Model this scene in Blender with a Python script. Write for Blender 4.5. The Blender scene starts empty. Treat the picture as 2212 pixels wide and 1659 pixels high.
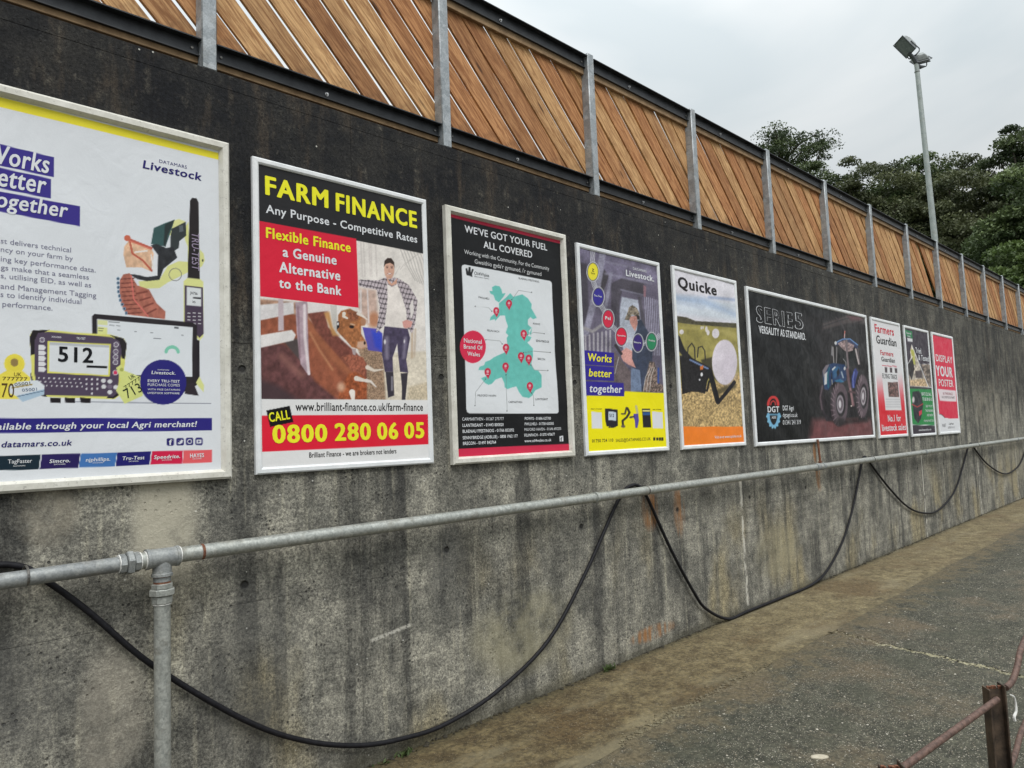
import bpy, bmesh, math, random
import numpy as np
from mathutils import Vector, Matrix
sc = bpy.context.scene
COL = sc.collection
random.seed(7); RNG = np.random.default_rng(11)
# ------------------------------------------------------------------ camera
YAW, PITCH, ROLL, FPX = 0.778605296, 0.0748987533, -0.0384677013, 1570.75808
def _basis():
    cy, sy = math.cos(YAW), math.sin(YAW); cp, sp = math.cos(PITCH), math.sin(PITCH)
    f = np.array([sy*cp, cy*cp, sp]); r0 = np.array([cy, -sy, 0.0]); u0 = np.cross(r0, f)
    c, s = math.cos(ROLL), math.sin(ROLL)
    return c*r0+s*u0, -s*r0+c*u0, f
CR, CU, CF = _basis()
CAM = np.array([0.0, 0.0, 1.65])
cd = bpy.data.cameras.new('camera'); cam = bpy.data.objects.new('camera', cd); COL.objects.link(cam)
cd.sensor_fit = 'HORIZONTAL'; cd.sensor_width = 36; cd.lens = FPX/2212*36
cd.clip_start = 0.05; cd.clip_end = 2000
cam.matrix_world = Matrix(((CR[0], CU[0], -CF[0], CAM[0]), (CR[1], CU[1], -CF[1], CAM[1]), (CR[2], CU[2], -CF[2], CAM[2]), (0, 0, 0, 1)))
sc.camera = cam
# ------------------------------------------------------------------ sky, sun, exposure
SUN_EL, SUN_AZ = math.radians(56), math.radians(200)   # azimuth clockwise from +Y
world = bpy.data.worlds.new('World'); sc.world = world; world.use_nodes = True
wn = world.node_tree; wn.nodes.clear()
def wnode(t, **k):
    n = wn.nodes.new(t)
    for a, b in k.items(): setattr(n, a, b)
    return n
wo = wnode('ShaderNodeOutputWorld'); bg = wnode('ShaderNodeBackground'); bg.inputs['Strength'].default_value = 0.1
sky = wnode('ShaderNodeTexSky', sky_type='NISHITA'); sky.sun_disc = False
sky.sun_elevation = SUN_EL; sky.sun_rotation = SUN_AZ
tc = wnode('ShaderNodeTexCoord'); sep = wnode('ShaderNodeSeparateXYZ'); wn.links.new(tc.outputs['Generated'], sep.inputs[0])
zc = wnode('ShaderNodeMath', operation='MAXIMUM'); wn.links.new(sep.outputs[2], zc.inputs[0]); zc.inputs[1].default_value = 0.0
zq = wnode('ShaderNodeMath', operation='POWER'); wn.links.new(zc.outputs[0], zq.inputs[0]); zq.inputs[1].default_value = 2.0
grad = wnode('ShaderNodeMath', operation='MULTIPLY_ADD'); wn.links.new(zq.outputs[0], grad.inputs[0]); grad.inputs[1].default_value = 13.0; grad.inputs[2].default_value = 4.3
mp = wnode('ShaderNodeMapping'); mp.inputs['Scale'].default_value = (1, 1, 2.6); wn.links.new(tc.outputs['Generated'], mp.inputs[0])
ns = wnode('ShaderNodeTexNoise'); ns.inputs['Scale'].default_value = 1.9; ns.inputs['Detail'].default_value = 5; ns.inputs['Roughness'].default_value = 0.45; ns.inputs['Distortion'].default_value = 0.5
wn.links.new(mp.outputs[0], ns.inputs['Vector'])
cr = wnode('ShaderNodeValToRGB'); cr.color_ramp.elements[0].position = 0.36; cr.color_ramp.elements[0].color = (0.82, 0.90, 0.935, 1)
cr.color_ramp.elements[1].position = 0.62; cr.color_ramp.elements[1].color = (1.20, 1.21, 1.20, 1)
wn.links.new(ns.outputs['Fac'], cr.inputs[0])
ml = wnode('ShaderNodeMix', data_type='RGBA', blend_type='MULTIPLY'); ml.inputs[0].default_value = 1
wn.links.new(cr.outputs[0], ml.inputs[6]); wn.links.new(grad.outputs[0], ml.inputs[7])
mx = wnode('ShaderNodeMix', data_type='RGBA'); mx.inputs[0].default_value = 0.96
wn.links.new(sky.outputs[0], mx.inputs[6]); wn.links.new(ml.outputs[2], mx.inputs[7])
wn.links.new(mx.outputs[2], bg.inputs[0]); wn.links.new(bg.outputs[0], wo.inputs[0])
sl = bpy.data.lights.new('sun', 'SUN'); sl.energy = 1.5; sl.angle = math.radians(28); sl.color = (1.0, 0.975, 0.94)
so = bpy.data.objects.new('sun', sl); COL.objects.link(so)
sd = Vector((math.sin(SUN_AZ)*math.cos(SUN_EL), math.cos(SUN_AZ)*math.cos(SUN_EL), math.sin(SUN_EL)))
so.rotation_euler = sd.to_track_quat('Z', 'Y').to_euler(); so.location = (0, -10, 20)
sc.view_settings.view_transform = 'Standard'; sc.view_settings.look = 'None'; sc.view_settings.gamma = 1
sc.view_settings.use_curve_mapping = False; sc.view_settings.exposure = 0.38
sc.cycles.use_denoising = True; sc.cycles.max_bounces = 6; sc.cycles.diffuse_bounces = 3
# ------------------------------------------------------------------ helpers
WY = 3.37
def wp(px, py, off=0.0):
    """photo pixel (2500 wide) -> X, Z on the vertical plane y = WY+off"""
    a = (px*0.8848-1106)/FPX; b = -(py*0.8848-829.5)/FPX
    d = a*CR+b*CU+CF; t = (WY+off)/d[1]
    return float(d[0]*t), float(d[2]*t+CAM[2])
def Zm(ox, oy, s): return lambda x, y: (ox+x/s, oy+y/s)
def lin(c):
    c = np.asarray(c, float)/255.0
    return np.where(c <= 0.04045, c/12.92, ((c+0.055)/1.055)**2.4)
def tag(o, label=None, cat=None, group=None, kind=None):
    if label: o['label'] = label
    if cat: o['category'] = cat
    if group: o['group'] = group
    if kind: o['kind'] = kind
    return o
def empty(name, loc, label=None, cat=None, group=None):
    o = bpy.data.objects.new(name, None); COL.objects.link(o); o.location = loc; o.empty_display_size = 0.1
    return tag(o, label, cat, group)
def origin(p):
    v = Vector((0, 0, 0))
    while p is not None: v += p.location; p = p.parent
    return v
def mesh_obj(name, verts, faces, mat, parent=None, smooth=False, loc=None):
    me = bpy.data.meshes.new(name)
    o0 = origin(parent) if loc is None else Vector(loc)
    V = np.asarray(verts, float)-np.array(o0)
    me.from_pydata(V.tolist(), [], [tuple(f) for f in faces]); me.update()
    if smooth: me.polygons.foreach_set('use_smooth', [True]*len(me.polygons))
    if mat: me.materials.append(mat)
    o = bpy.data.objects.new(name, me); COL.objects.link(o)
    if parent is not None:
        o.parent = parent
        if loc is not None: o.location = Vector(loc)-origin(parent)
    elif loc is not None: o.location = loc
    return o
class MB:
    def __init__(s): s.v = []; s.f = []
    def add(s, vs, fs):
        n = len(s.v); s.v += [tuple(map(float, v)) for v in vs]; s.f += [tuple(i+n for i in f) for f in fs]
    def box(s, x0, x1, y0, y1, z0, z1, bev=0.0):
        if bev <= 0:
            s.add([(x0,y0,z0),(x1,y0,z0),(x1,y1,z0),(x0,y1,z0),(x0,y0,z1),(x1,y0,z1),(x1,y1,z1),(x0,y1,z1)],
                  [(0,3,2,1),(4,5,6,7),(0,1,5,4),(1,2,6,5),(2,3,7,6),(3,0,4,7)]); return
        bm = bmesh.new(); bmesh.ops.create_cube(bm, size=1)
        for v in bm.verts: v.co = Vector((x0+(v.co.x+.5)*(x1-x0), y0+(v.co.y+.5)*(y1-y0), z0+(v.co.z+.5)*(z1-z0)))
        bmesh.ops.bevel(bm, geom=bm.edges[:], offset=bev, segments=1, affect='EDGES'); s.bm(bm)
    def bm(s, bm, M=None):
        bm.verts.ensure_lookup_table(); bm.verts.index_update()
        s.add([(M @ v.co if M else v.co) for v in bm.verts], [[v.index for v in f.verts] for f in bm.faces]); bm.free()
    def tube(s, pts, r, n=12, cap=True, closed=False):
        P = [Vector(p) for p in pts]; m = len(P); R = r if hasattr(r, '__len__') else [r]*m
        rings = []; up = None
        for i, p in enumerate(P):
            if closed: t = (P[(i+1) % m]-P[i-1])
            else: t = (P[min(i+1, m-1)]-P[max(i-1, 0)])
            t.normalize()
            if up is None: up = t.orthogonal().normalized()
            up = (up-t*up.dot(t)).normalized(); b = t.cross(up)
            rings.append([p+(up*math.cos(2*math.pi*k/n)+b*math.sin(2*math.pi*k/n))*R[i] for k in range(n)])
        base = len(s.v)
        for rg in rings: s.v += [tuple(v) for v in rg]
        for i in range(m if closed else m-1):
            j = (i+1) % m
            for k in range(n):
                s.f.append((base+i*n+k, base+i*n+(k+1) % n, base+j*n+(k+1) % n, base+j*n+k))
        if cap and not closed:
            s.f.append(tuple(base+k for k in range(n))[::-1]); s.f.append(tuple(base+(m-1)*n+k for k in range(n)))
    def lathe(s, o, axis, prof, n=16):
        """prof: (distance along axis, radius)"""
        o = Vector(o); a = Vector(axis).normalized()
        s.tube([o+a*d for d, r in prof], [r for d, r in prof], n)
    def build(s, name, mat, parent=None, smooth=False): 
        return mesh_obj(name, s.v, s.f, mat, parent, smooth)
def autosmooth(o, deg=40):
    me = o.data; me.polygons.foreach_set('use_smooth', [True]*len(me.polygons))
    try: me.set_sharp_from_angle(angle=math.radians(deg))
    except Exception: pass
    return o
def spline(pts, k=8):
    P = [np.array(p, float) for p in pts]; P = [2*P[0]-P[1]]+P+[2*P[-1]-P[-2]]; out = []
    for i in range(1, len(P)-2):
        for j in range(k):
            t = j/k; a, b, c, d = P[i-1:i+3]
            out.append(0.5*((2*b)+(-a+c)*t+(2*a-5*b+4*c-d)*t*t+(-a+3*b-3*c+d)*t**3))
    out.append(P[-2]); return out
# ------------------------------------------------------------------ node helper
class NT:
    def __init__(s, name, rough=0.7, metallic=0.0, spec=0.5):
        s.m = bpy.data.materials.new(name); s.m.use_nodes = True; s.t = s.m.node_tree; s.t.nodes.clear()
        s.out = s.t.nodes.new('ShaderNodeOutputMaterial'); s.b = s.t.nodes.new('ShaderNodeBsdfPrincipled')
        s.t.links.new(s.b.outputs[0], s.out.inputs[0]); s.b.inputs['Roughness'].default_value = rough
        s.b.inputs['Metallic'].default_value = metallic; s.b.inputs['Specular IOR Level'].default_value = spec
    def n(s, t, **k):
        x = s.t.nodes.new(t)
        for a, b in k.items(): setattr(x, a, b)
        return x
    def put(s, sock, v):
        if isinstance(v, bpy.types.NodeSocket): s.t.links.new(v, sock)
        elif hasattr(v, '__len__') and len(v) == 3 and len(sock.default_value) == 4: sock.default_value = (*v, 1)
        else: sock.default_value = v
    def M(s, op, a, b=0.0, c=None, clamp=False):
        x = s.n('ShaderNodeMath', operation=op, use_clamp=clamp); s.put(x.inputs[0], a); s.put(x.inputs[1], b)
        if c is not None: s.put(x.inputs[2], c)
        return x.outputs[0]
    def pos(s): return s.n('ShaderNodeNewGeometry').outputs['Position']
    def objc(s): return s.n('ShaderNodeTexCoord').outputs['Object']
    def rand(s): return s.n('ShaderNodeObjectInfo').outputs['Random']
    def xyz(s, v):
        x = s.n('ShaderNodeSeparateXYZ'); s.put(x.inputs[0], v); return x.outputs
    def map(s, v, scale=(1, 1, 1), loc=(0, 0, 0)):
        x = s.n('ShaderNodeMapping'); s.put(x.inputs[0], v); s.put(x.inputs['Scale'], scale); s.put(x.inputs['Location'], loc); return x.outputs[0]
    def noise(s, v, scale=1, detail=4, rough=0.5, dist=0.0):
        x = s.n('ShaderNodeTexNoise'); s.put(x.inputs['Vector'], v)
        for a, b in (('Scale', scale), ('Detail', detail), ('Roughness', rough), ('Distortion', dist)): s.put(x.inputs[a], b)
        return x.outputs['Fac']
    def vor(s, v, scale=1, feature='F1', rnd=1.0):
        x = s.n('ShaderNodeTexVoronoi', feature=feature); s.put(x.inputs['Vector'], v); s.put(x.inputs['Scale'], scale); s.put(x.inputs['Randomness'], rnd); return x
    def step(s, v, a, b, lo=0.0, hi=1.0):
        x = s.n('ShaderNodeMapRange', interpolation_type='SMOOTHSTEP'); s.put(x.inputs['Value'], v)
        s.put(x.inputs['From Min'], a); s.put(x.inputs['From Max'], b); s.put(x.inputs['To Min'], lo); s.put(x.inputs['To Max'], hi); return x.outputs[0]
    def mix(s, f, a, b, mode='MIX'):
        x = s.n('ShaderNodeMix', data_type='RGBA', blend_type=mode); s.put(x.inputs[0], f); s.put(x.inputs[6], a); s.put(x.inputs[7], b); return x.outputs[2]
    def color(s, c): s.put(s.b.inputs['Base Color'], c)
    def rough(s, r): s.put(s.b.inputs['Roughness'], r)
    def bump(s, h, strength=0.3, dist=0.01):
        x = s.n('ShaderNodeBump'); s.put(x.inputs['Height'], h); s.put(x.inputs['Strength'], strength); s.put(x.inputs['Distance'], dist)
        s.t.links.new(x.outputs[0], s.b.inputs['Normal'])
# ------------------------------------------------------------------ materials
def mat_wall():
    t = NT('weathered_concrete', 0.85, spec=0.25); P = t.pos(); X, Y, Zc = t.xyz(P)
    big = t.noise(t.map(P, (0.9, 0, 0.55)), 1, 5, 0.55)
    st = t.noise(t.map(P, (5.5, 0, 0.45)), 1, 6, 0.62)
    st2 = t.noise(t.map(P, (16, 0, 0.9), (3, 0, 9)), 1, 5, 0.6)
    mot = t.noise(P, 3.2, 9, 0.68)
    mid = t.noise(P, 14, 8, 0.75)
    fine = t.noise(P, 70, 6, 0.75)
    # natural concrete
    c = t.mix(t.step(mot, 0.32, 0.68), (0.150, 0.149, 0.136), (0.385, 0.373, 0.325))
    c = t.mix(t.M('MULTIPLY', t.step(t.noise(t.map(P, (1.3, 0, 0.8), (5, 0, 2)), 1, 4, 0.5), 0.50, 0.64), t.step(Zc, 1.35, 0.5)), c, (0.34, 0.30, 0.20))
    c = t.mix(t.M('MULTIPLY', t.step(t.noise(t.map(P, (2.0, 0, 0.7), (1, 0, 7)), 1, 5, 0.6), 0.47, 0.66), 0.62), c, (0.075, 0.075, 0.072))
    c = t.mix(t.M('MULTIPLY', t.step(st, 0.48, 0.64), 0.72), c, (0.070, 0.071, 0.070))
    c = t.mix(t.M('MULTIPLY', t.step(st2, 0.54, 0.70), 0.55), c, (0.46, 0.44, 0.36))
    c = t.mix(t.step(mid, 0.30, 0.72, 0.0, 1.0), t.mix(1, c, (0.62, 0.62, 0.62), 'MULTIPLY'), t.mix(1, c, (1.30, 1.28, 1.24), 'MULTIPLY'))
    bd = t.noise(t.map(P, (0.7, 0, 30)), 1, 4, 0.6); c = t.mix(t.step(bd, 0.35, 0.65, 0.0, 0.35), c, t.mix(1, c, (0.55, 0.55, 0.56), 'MULTIPLY'))
    # soot-black algae on the upper part
    h = t.M('ADD', Zc, t.M('ADD', t.M('MULTIPLY', t.M('SUBTRACT', big, 0.5), 1.5), t.M('MULTIPLY', t.M('SUBTRACT', st, 0.5), 1.5)))
    D = t.step(h, 1.25, 2.62)
    D = t.M('MULTIPLY', D, t.step(X, 3.5, 13.0, 0.985, 0.66))
    blk = t.mix(t.step(mot, 0.35, 0.7), (0.0065, 0.0075, 0.0105), (0.026, 0.025, 0.024))
    blk = t.mix(t.M('MULTIPLY', t.step(t.noise(t.map(P, (4.5, 0, 1.2), (8, 0, 1)), 1, 6, 0.7), 0.50, 0.68), 0.62), blk, (0.088, 0.066, 0.046))
    blk = t.mix(t.M('MULTIPLY', t.M('MULTIPLY', t.step(mid, 0.50, 0.70), 0.7), t.step(st2, 0.42, 0.66)), blk, (0.15, 0.135, 0.11))
    c = t.mix(D, c, blk)
    c = t.mix(t.step(fine, 0.32, 0.70), t.mix(1, c, (0.42, 0.42, 0.43), 'MULTIPLY'), t.mix(1, c, (1.50, 1.50, 1.46), 'MULTIPLY'))
    grit = t.noise(P, 190, 3, 0.6); c = t.mix(t.step(grit, 0.36, 0.62), t.mix(1, c, (0.70, 0.70, 0.70), 'MULTIPLY'), t.mix(1, c, (1.22, 1.22, 1.20), 'MULTIPLY'))
    # thin white drips
    dr = t.M('MULTIPLY', t.step(t.noise(t.map(P, (42, 0, 1.6), (2, 0, 4)), 1, 3, 0.5, 0.6), 0.73, 0.78), t.step(t.noise(P, 1.7, 3, 0.5), 0.5, 0.62))
    c = t.mix(t.M('MULTIPLY', dr, 0.6), c, (0.50, 0.49, 0.44))
    # pits and splash of white spots
    pit = t.vor(P, 34); pm = t.M('MULTIPLY', t.step(pit.outputs['Distance'], 0.24, 0.16), t.step(t.noise(P, 6, 3, 0.5), 0.52, 0.62))
    c = t.mix(t.M('MULTIPLY', pm, 0.8), c, (0.025, 0.025, 0.025))
    sp = t.vor(P, 17); sm = t.M('MULTIPLY', t.step(sp.outputs['Distance'], 0.085, 0.06), t.step(t.xyz(sp.outputs['Color'])[0], 0.84, 0.86))
    c = t.mix(t.M('MULTIPLY', sm, 0.85), c, (0.62, 0.61, 0.56))
    # efflorescence along the open joints
    wob = t.M('MULTIPLY', t.M('SUBTRACT', t.noise(t.map(P, (0, 0, 5)), 1, 4, 0.6), 0.5), 0.09)
    ef = None
    for x0 in (6.24, 11.48, 14.45, 17.3):
        d = t.M('ABSOLUTE', t.M('ADD', t.M('SUBTRACT', X, x0), wob)); e = t.step(d, 0.028, 0.008); ef = e if ef is None else t.M('MAXIMUM', ef, e)
    ef = t.M('MULTIPLY', ef, t.step(t.noise(P, 7, 5, 0.7), 0.40, 0.55)); ef = t.M('MULTIPLY', ef, t.step(Zc, 1.9, 1.1))
    c = t.mix(t.M('MULTIPLY', ef, 0.85), c, (0.58, 0.56, 0.49))
    # rust runs under the strap
    def blob(cx, cz, rx, rz):
        a = t.M('DIVIDE', t.M('SUBTRACT', X, cx), rx); b = t.M('DIVIDE', t.M('SUBTRACT', Zc, cz), rz)
        return t.step(t.M('ADD', t.M('MULTIPLY', a, a), t.M('MULTIPLY', b, b)), 1.0, 0.15)
    rn = t.step(t.noise(t.map(P, (22, 0, 2)), 1, 5, 0.65), 0.38, 0.60)
    for q in ((4.79, 1.05, 0.13, 0.19), (5.20, 1.0, 0.10, 0.24), (7.97, 1.12, 0.10, 0.2), (4.75, 0.12, 0.35, 0.07), (7.9, 1.38, 0.05, 0.14)):
        c = t.mix(t.M('MULTIPLY', t.M('MULTIPLY', blob(*q), rn), 0.75), c, (0.34, 0.15, 0.045))
    for q, col, k in (((1.16, 1.34, 0.17, 0.42), (0.46, 0.43, 0.34), 0.85), ((0.72, 1.42, 0.13, 0.16), (0.30, 0.27, 0.21), 0.7), ((0.62, 0.75, 0.3, 0.3), (0.09, 0.09, 0.088), 0.5), ((1.42, 1.3, 0.09, 0.3), (0.06, 0.06, 0.06), 0.6), ((15.6, 1.9, 1.3, 0.55), (0.24, 0.22, 0.17), 0.45), ((17.0, 0.8, 1.5, 0.6), (0.30, 0.27, 0.19), 0.45), ((2.75, 0.85, 0.2, 0.4), (0.075, 0.076, 0.075), 0.55), ((3.35, 0.42, 0.55, 0.32), (0.33, 0.305, 0.20), 0.6), ((6.9, 0.45, 0.6, 0.3), (0.33, 0.30, 0.20), 0.5), ((0.95, 0.55, 0.16, 0.4), (0.36, 0.33, 0.27), 0.5), ((1.55, 0.6, 0.3, 0.5), (0.09, 0.09, 0.085), 0.45)):
        c = t.mix(t.M('MULTIPLY', t.M('MULTIPLY', blob(*q), t.step(mot, 0.3, 0.6)), k), c, col)
    # chalky scrape
    v = t.M('SUBTRACT', t.M('SUBTRACT', Zc, 0.625), t.M('MULTIPLY', t.M('SUBTRACT', X, 2.33), 0.12))
    scr = t.M('MULTIPLY', t.M('MULTIPLY', t.step(t.M('ABSOLUTE', v), 0.015, 0.003), 0.65), t.step(t.M('ABSOLUTE', t.M('SUBTRACT', X, 2.33)), 0.14, 0.12))
    c = t.mix(t.M('MULTIPLY', scr, t.step(fine, 0.38, 0.52)), c, (0.62, 0.60, 0.53))
    # tie-bolt holes
    xm = t.M('SUBTRACT', t.M('MODULO', t.M('ADD', X, 30.5-1.515+0.61), 1.22), 0.61)
    r = None
    for z0 in (1.015, 2.03):
        dz = t.M('SUBTRACT', Zc, z0); q = t.M('SQRT', t.M('ADD', t.M('MULTIPLY', xm, xm), t.M('MULTIPLY', dz, dz))); r = q if r is None else t.M('MINIMUM', r, q)
    c = t.mix(t.M('MULTIPLY', t.step(r, 0.034, 0.020), 0.35), c, (0.08, 0.08, 0.075))
    c = t.mix(t.M('MULTIPLY', t.step(r, 0.018, 0.011), 0.85), c, (0.018, 0.018, 0.018))
    c = t.mix(t.M('MULTIPLY', t.step(t.M('ADD', Zc, t.M('MULTIPLY', mot, 0.12)), 0.16, 0.05), 0.6), c, (0.06, 0.055, 0.035))
    t.color(c)
    hgt = t.M('ADD', t.M('MULTIPLY', fine, 0.45), t.M('ADD', t.M('MULTIPLY', mid, 0.8), t.M('ADD', t.M('MULTIPLY', pm, -0.6), t.M('MULTIPLY', t.step(r, 0.022, 0.012), -3.0))))
    t.bump(hgt, 0.9, 0.010); return t.m
def mat_slab(name, a, b, c2, chips=0.86, chipc=(0.42, 0.40, 0.34), patch=(0.115, 0.088, 0.055), strip=False):
    t = NT(name, 0.8, spec=0.35); P = t.pos()
    n1 = t.noise(P, 1.1, 7, 0.62); n2 = t.noise(P, 38, 6, 0.7); n3 = t.noise(P, 7, 8, 0.7)
    c = t.mix(t.step(n3, 0.3, 0.7), a, b); c = t.mix(t.M('MULTIPLY', t.step(n1, 0.48, 0.66), 0.75), c, patch)
    c = t.mix(t.step(n2, 0.3, 0.72), t.mix(1, c, (0.5, 0.5, 0.5), 'MULTIPLY'), t.mix(1, c, (1.5, 1.5, 1.45), 'MULTIPLY'))
    hs = []
    for sc_, th, rr in ((26, chips+0.06, 0.26), (52, chips+0.01, 0.30), (90, chips-0.05, 0.34), (150, chips-0.10, 0.38)):
        v = t.vor(t.map(P, (1, 1, 1), (sc_, 0, 0)), sc_); m = t.M('MULTIPLY', t.step(v.outputs['Distance'], rr, rr-0.08), t.step(t.xyz(v.outputs['Color'])[0], th, th+0.02))
        c = t.mix(t.M('MULTIPLY', m, 0.9), c, t.mix(t.xyz(v.outputs['Color'])[1], chipc, c2)); hs.append(m)
    XYZ = t.xyz(P)
    if strip:
        dk = t.M('MULTIPLY', t.step(t.M('ADD', XYZ[0], t.M('MULTIPLY', n3, 3.0)), 8.5, 3.0), 0.80); c = t.mix(dk, c, t.mix(1, c, (0.46, 0.40, 0.31), 'MULTIPLY'))
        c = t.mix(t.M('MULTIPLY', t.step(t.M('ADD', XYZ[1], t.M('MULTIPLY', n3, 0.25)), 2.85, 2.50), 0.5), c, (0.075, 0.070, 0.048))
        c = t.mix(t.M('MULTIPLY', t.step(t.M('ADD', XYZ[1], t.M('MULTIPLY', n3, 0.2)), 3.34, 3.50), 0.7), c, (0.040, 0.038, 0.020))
        c = t.mix(t.M('MULTIPLY', t.step(t.noise(t.map(P, (0.8, 2.5, 1), (9, 4, 0)), 1, 6, 0.65), 0.52, 0.66), 0.40), c, (0.25, 0.22, 0.14))
    else:
        e_ = t.M('MULTIPLY', t.step(t.M('ADD', XYZ[1], t.M('MULTIPLY', t.M('SUBTRACT', n3, 0.5), 1.1)), 2.15, 2.50), t.step(n3, 0.3, 0.6, 0.35, 0.9)); c = t.mix(e_, c, t.mix(t.step(n2, 0.3, 0.7), (0.062, 0.050, 0.028), (0.16, 0.13, 0.078)))
        ms = t.step(t.noise(t.map(P, (1, 1, 1), (3, 8, 0)), 1.7, 7, 0.68), 0.52, 0.64); c = t.mix(t.M('MULTIPLY', ms, 0.6), c, t.mix(t.step(n2, 0.3, 0.7), (0.030, 0.032, 0.022), (0.070, 0.072, 0.050)))
    t.color(c); t.rough(t.step(n1, 0.35, 0.7, 0.92, 0.60))
    h = t.M('ADD', t.M('MULTIPLY', n2, 1.3), t.M('ADD', t.M('MULTIPLY', n3, 1.5), t.M('ADD', hs[0], hs[1]))); t.bump(h, 0.7, 0.006); return t.m
def mat_galv(name, a, b, rough=0.45, met=0.35, sc_=30, dirt=(0.2, 0.17, 0.13), dk=0.3):
    t = NT(name, rough, met); P = t.pos(); v = t.vor(P, sc_); n = t.noise(P, 9, 6, 0.65); f = t.noise(P, 120, 4, 0.6)
    c = t.mix(t.xyz(v.outputs['Color'])[0], a, b); c = t.mix(t.M('MULTIPLY', t.step(n, 0.52, 0.7), dk), c, dirt)
    c = t.mix(t.step(f, 0.3, 0.7), t.mix(1, c, (0.8, 0.8, 0.8), 'MULTIPLY'), t.mix(1, c, (1.12, 1.12, 1.12), 'MULTIPLY'))
    t.color(c); t.rough(t.step(n, 0.3, 0.7, rough-0.08, rough+0.2)); t.bump(t.M('ADD', f, n), 0.15, 0.002); return t.m
def mat_wood():
    t = NT('larch_board', 0.75, spec=0.25); o = t.objc(); rnd = t.rand(); X, Y, Zc = t.xyz(o)
    sh = t.n('ShaderNodeCombineXYZ'); t.put(sh.inputs[0], t.M('ADD', t.M('MULTIPLY', X, 0.55), t.M('MULTIPLY', rnd, 37.0))); t.put(sh.inputs[1], t.M('MULTIPLY', Y, 7.0)); t.put(sh.inputs[2], t.M('ADD', t.M('MULTIPLY', Zc, 7.0), t.M('MULTIPLY', rnd, 91.0)))
    g = t.noise(sh.outputs[0], 4.5, 6, 0.65, 2.2); g2 = t.noise(sh.outputs[0], 16, 5, 0.6, 0.5); lw = t.noise(o, 3.0, 5, 0.6)
    c = t.mix(t.step(g, 0.35, 0.65), (0.295, 0.148, 0.064), (0.600, 0.375, 0.185))
    c = t.mix(t.M('MULTIPLY', t.step(g2, 0.45, 0.7), 0.45), c, (0.17, 0.088, 0.045))
    tint = t.n('ShaderNodeValToRGB'); t.put(tint.inputs[0], rnd); e = tint.color_ramp.elements
    e[0].color = (0.66, 0.54, 0.48, 1); e[1].color = (1.16, 1.18, 1.14, 1); x = e.new(0.2); x.color = (1.0, 0.80, 0.70, 1); x = e.new(0.45); x.color = (0.80, 0.76, 0.72, 1); x = e.new(0.7); x.color = (1.1, 1.08, 1.02, 1)
    c = t.mix(1, c, tint.outputs[0], 'MULTIPLY')
    c = t.mix(t.M('MULTIPLY', t.step(lw, 0.55, 0.72), 0.5), c, (0.10, 0.052, 0.026))
    k = t.vor(t.map(sh.outputs[0], (4.0, 1, 1.6)), 1.0); km = t.M('MULTIPLY', t.step(k.outputs['Distance'], 0.15, 0.06), t.step(t.xyz(k.outputs['Color'])[0], 0.45, 0.5)); c = t.mix(t.M('MULTIPLY', km, 0.8), c, (0.05, 0.022, 0.012))
    t.color(c); t.bump(t.M('ADD', g, g2), 0.35, 0.003); return t.m
def simple(name, a, b=None, rough=0.6, met=0.0, sc_=20, bump=0.2, spec=0.5):
    t = NT(name, rough, met, spec); b = b or tuple(x*1.3 for x in a); n = t.noise(t.pos(), sc_, 6, 0.65)
    t.color(t.mix(t.step(n, 0.3, 0.7), a, b)); t.bump(n, bump, 0.003); return t.m
def mat_frame(name, a, b, wear):
    t = NT(name, 0.42, 0.0); P = t.pos(); n = t.noise(P, 55, 6, 0.75); w = t.noise(t.map(P, (1, 1, 1), (4, 2, 1)), 9, 6, 0.7)
    c = t.mix(t.step(w, 0.35, 0.7), a, b); c = t.mix(t.M('MULTIPLY', t.step(n, 0.57, 0.66), wear), c, (0.34, 0.33, 0.30)); t.color(c); t.bump(n, 0.12*wear+0.04, 0.002); return t.m
def mat_print(attr=False, c=None):
    t = NT('printed_vinyl' if attr else 'print_ink', 0.44, spec=0.16); P = t.pos()
    n = t.noise(t.map(P, (1, 0.2, 0.6)), 3.0, 4, 0.5, 1.2); n2 = t.noise(P, 11, 4, 0.55, 0.8)
    if attr:
        a = t.n('ShaderNodeAttribute', attribute_name='print'); col = a.outputs['Color']
    else: col = c
    gr = t.noise(P, 240, 3, 0.5); dirt = t.noise(t.map(P, (3, 0, 0.8)), 1, 6, 0.65)
    col = t.mix(t.M('MULTIPLY', t.step(dirt, 0.5, 0.75), 0.035), col, (0.30, 0.28, 0.24))
    col = t.mix(t.step(gr, 0.3, 0.7), t.mix(1, col, (0.96, 0.96, 0.96), 'MULTIPLY'), col)
    t.color(col); t.rough(t.step(n2, 0.3, 0.7, 0.34, 0.50)); t.bump(t.M('ADD', n, t.M('MULTIPLY', n2, 0.25)), 0.5, 0.014); return t.m
M_WALL = mat_wall()
M_SLAB = mat_slab('exposed_aggregate_concrete', (0.034, 0.035, 0.026), (0.076, 0.075, 0.056), (0.24, 0.20, 0.14))
M_STRIP = mat_slab('stained_concrete_strip', (0.090, 0.070, 0.038), (0.215, 0.178, 0.100), (0.26, 0.2, 0.12), 0.93, (0.36, 0.33, 0.26), (0.110, 0.074, 0.036), True)
M_EDGE = mat_slab('pale_crumbled_mortar', (0.20, 0.185, 0.12), (0.34, 0.32, 0.22), (0.3, 0.28, 0.2), 0.8)
M_DIRT = simple('dark_joint_dirt', (0.022, 0.020, 0.014), (0.05, 0.043, 0.028), 0.95)
M_GALV = mat_galv('galvanised_post', (0.27, 0.30, 0.32), (0.40, 0.43, 0.45), 0.5, 0.3, 26)
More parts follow.
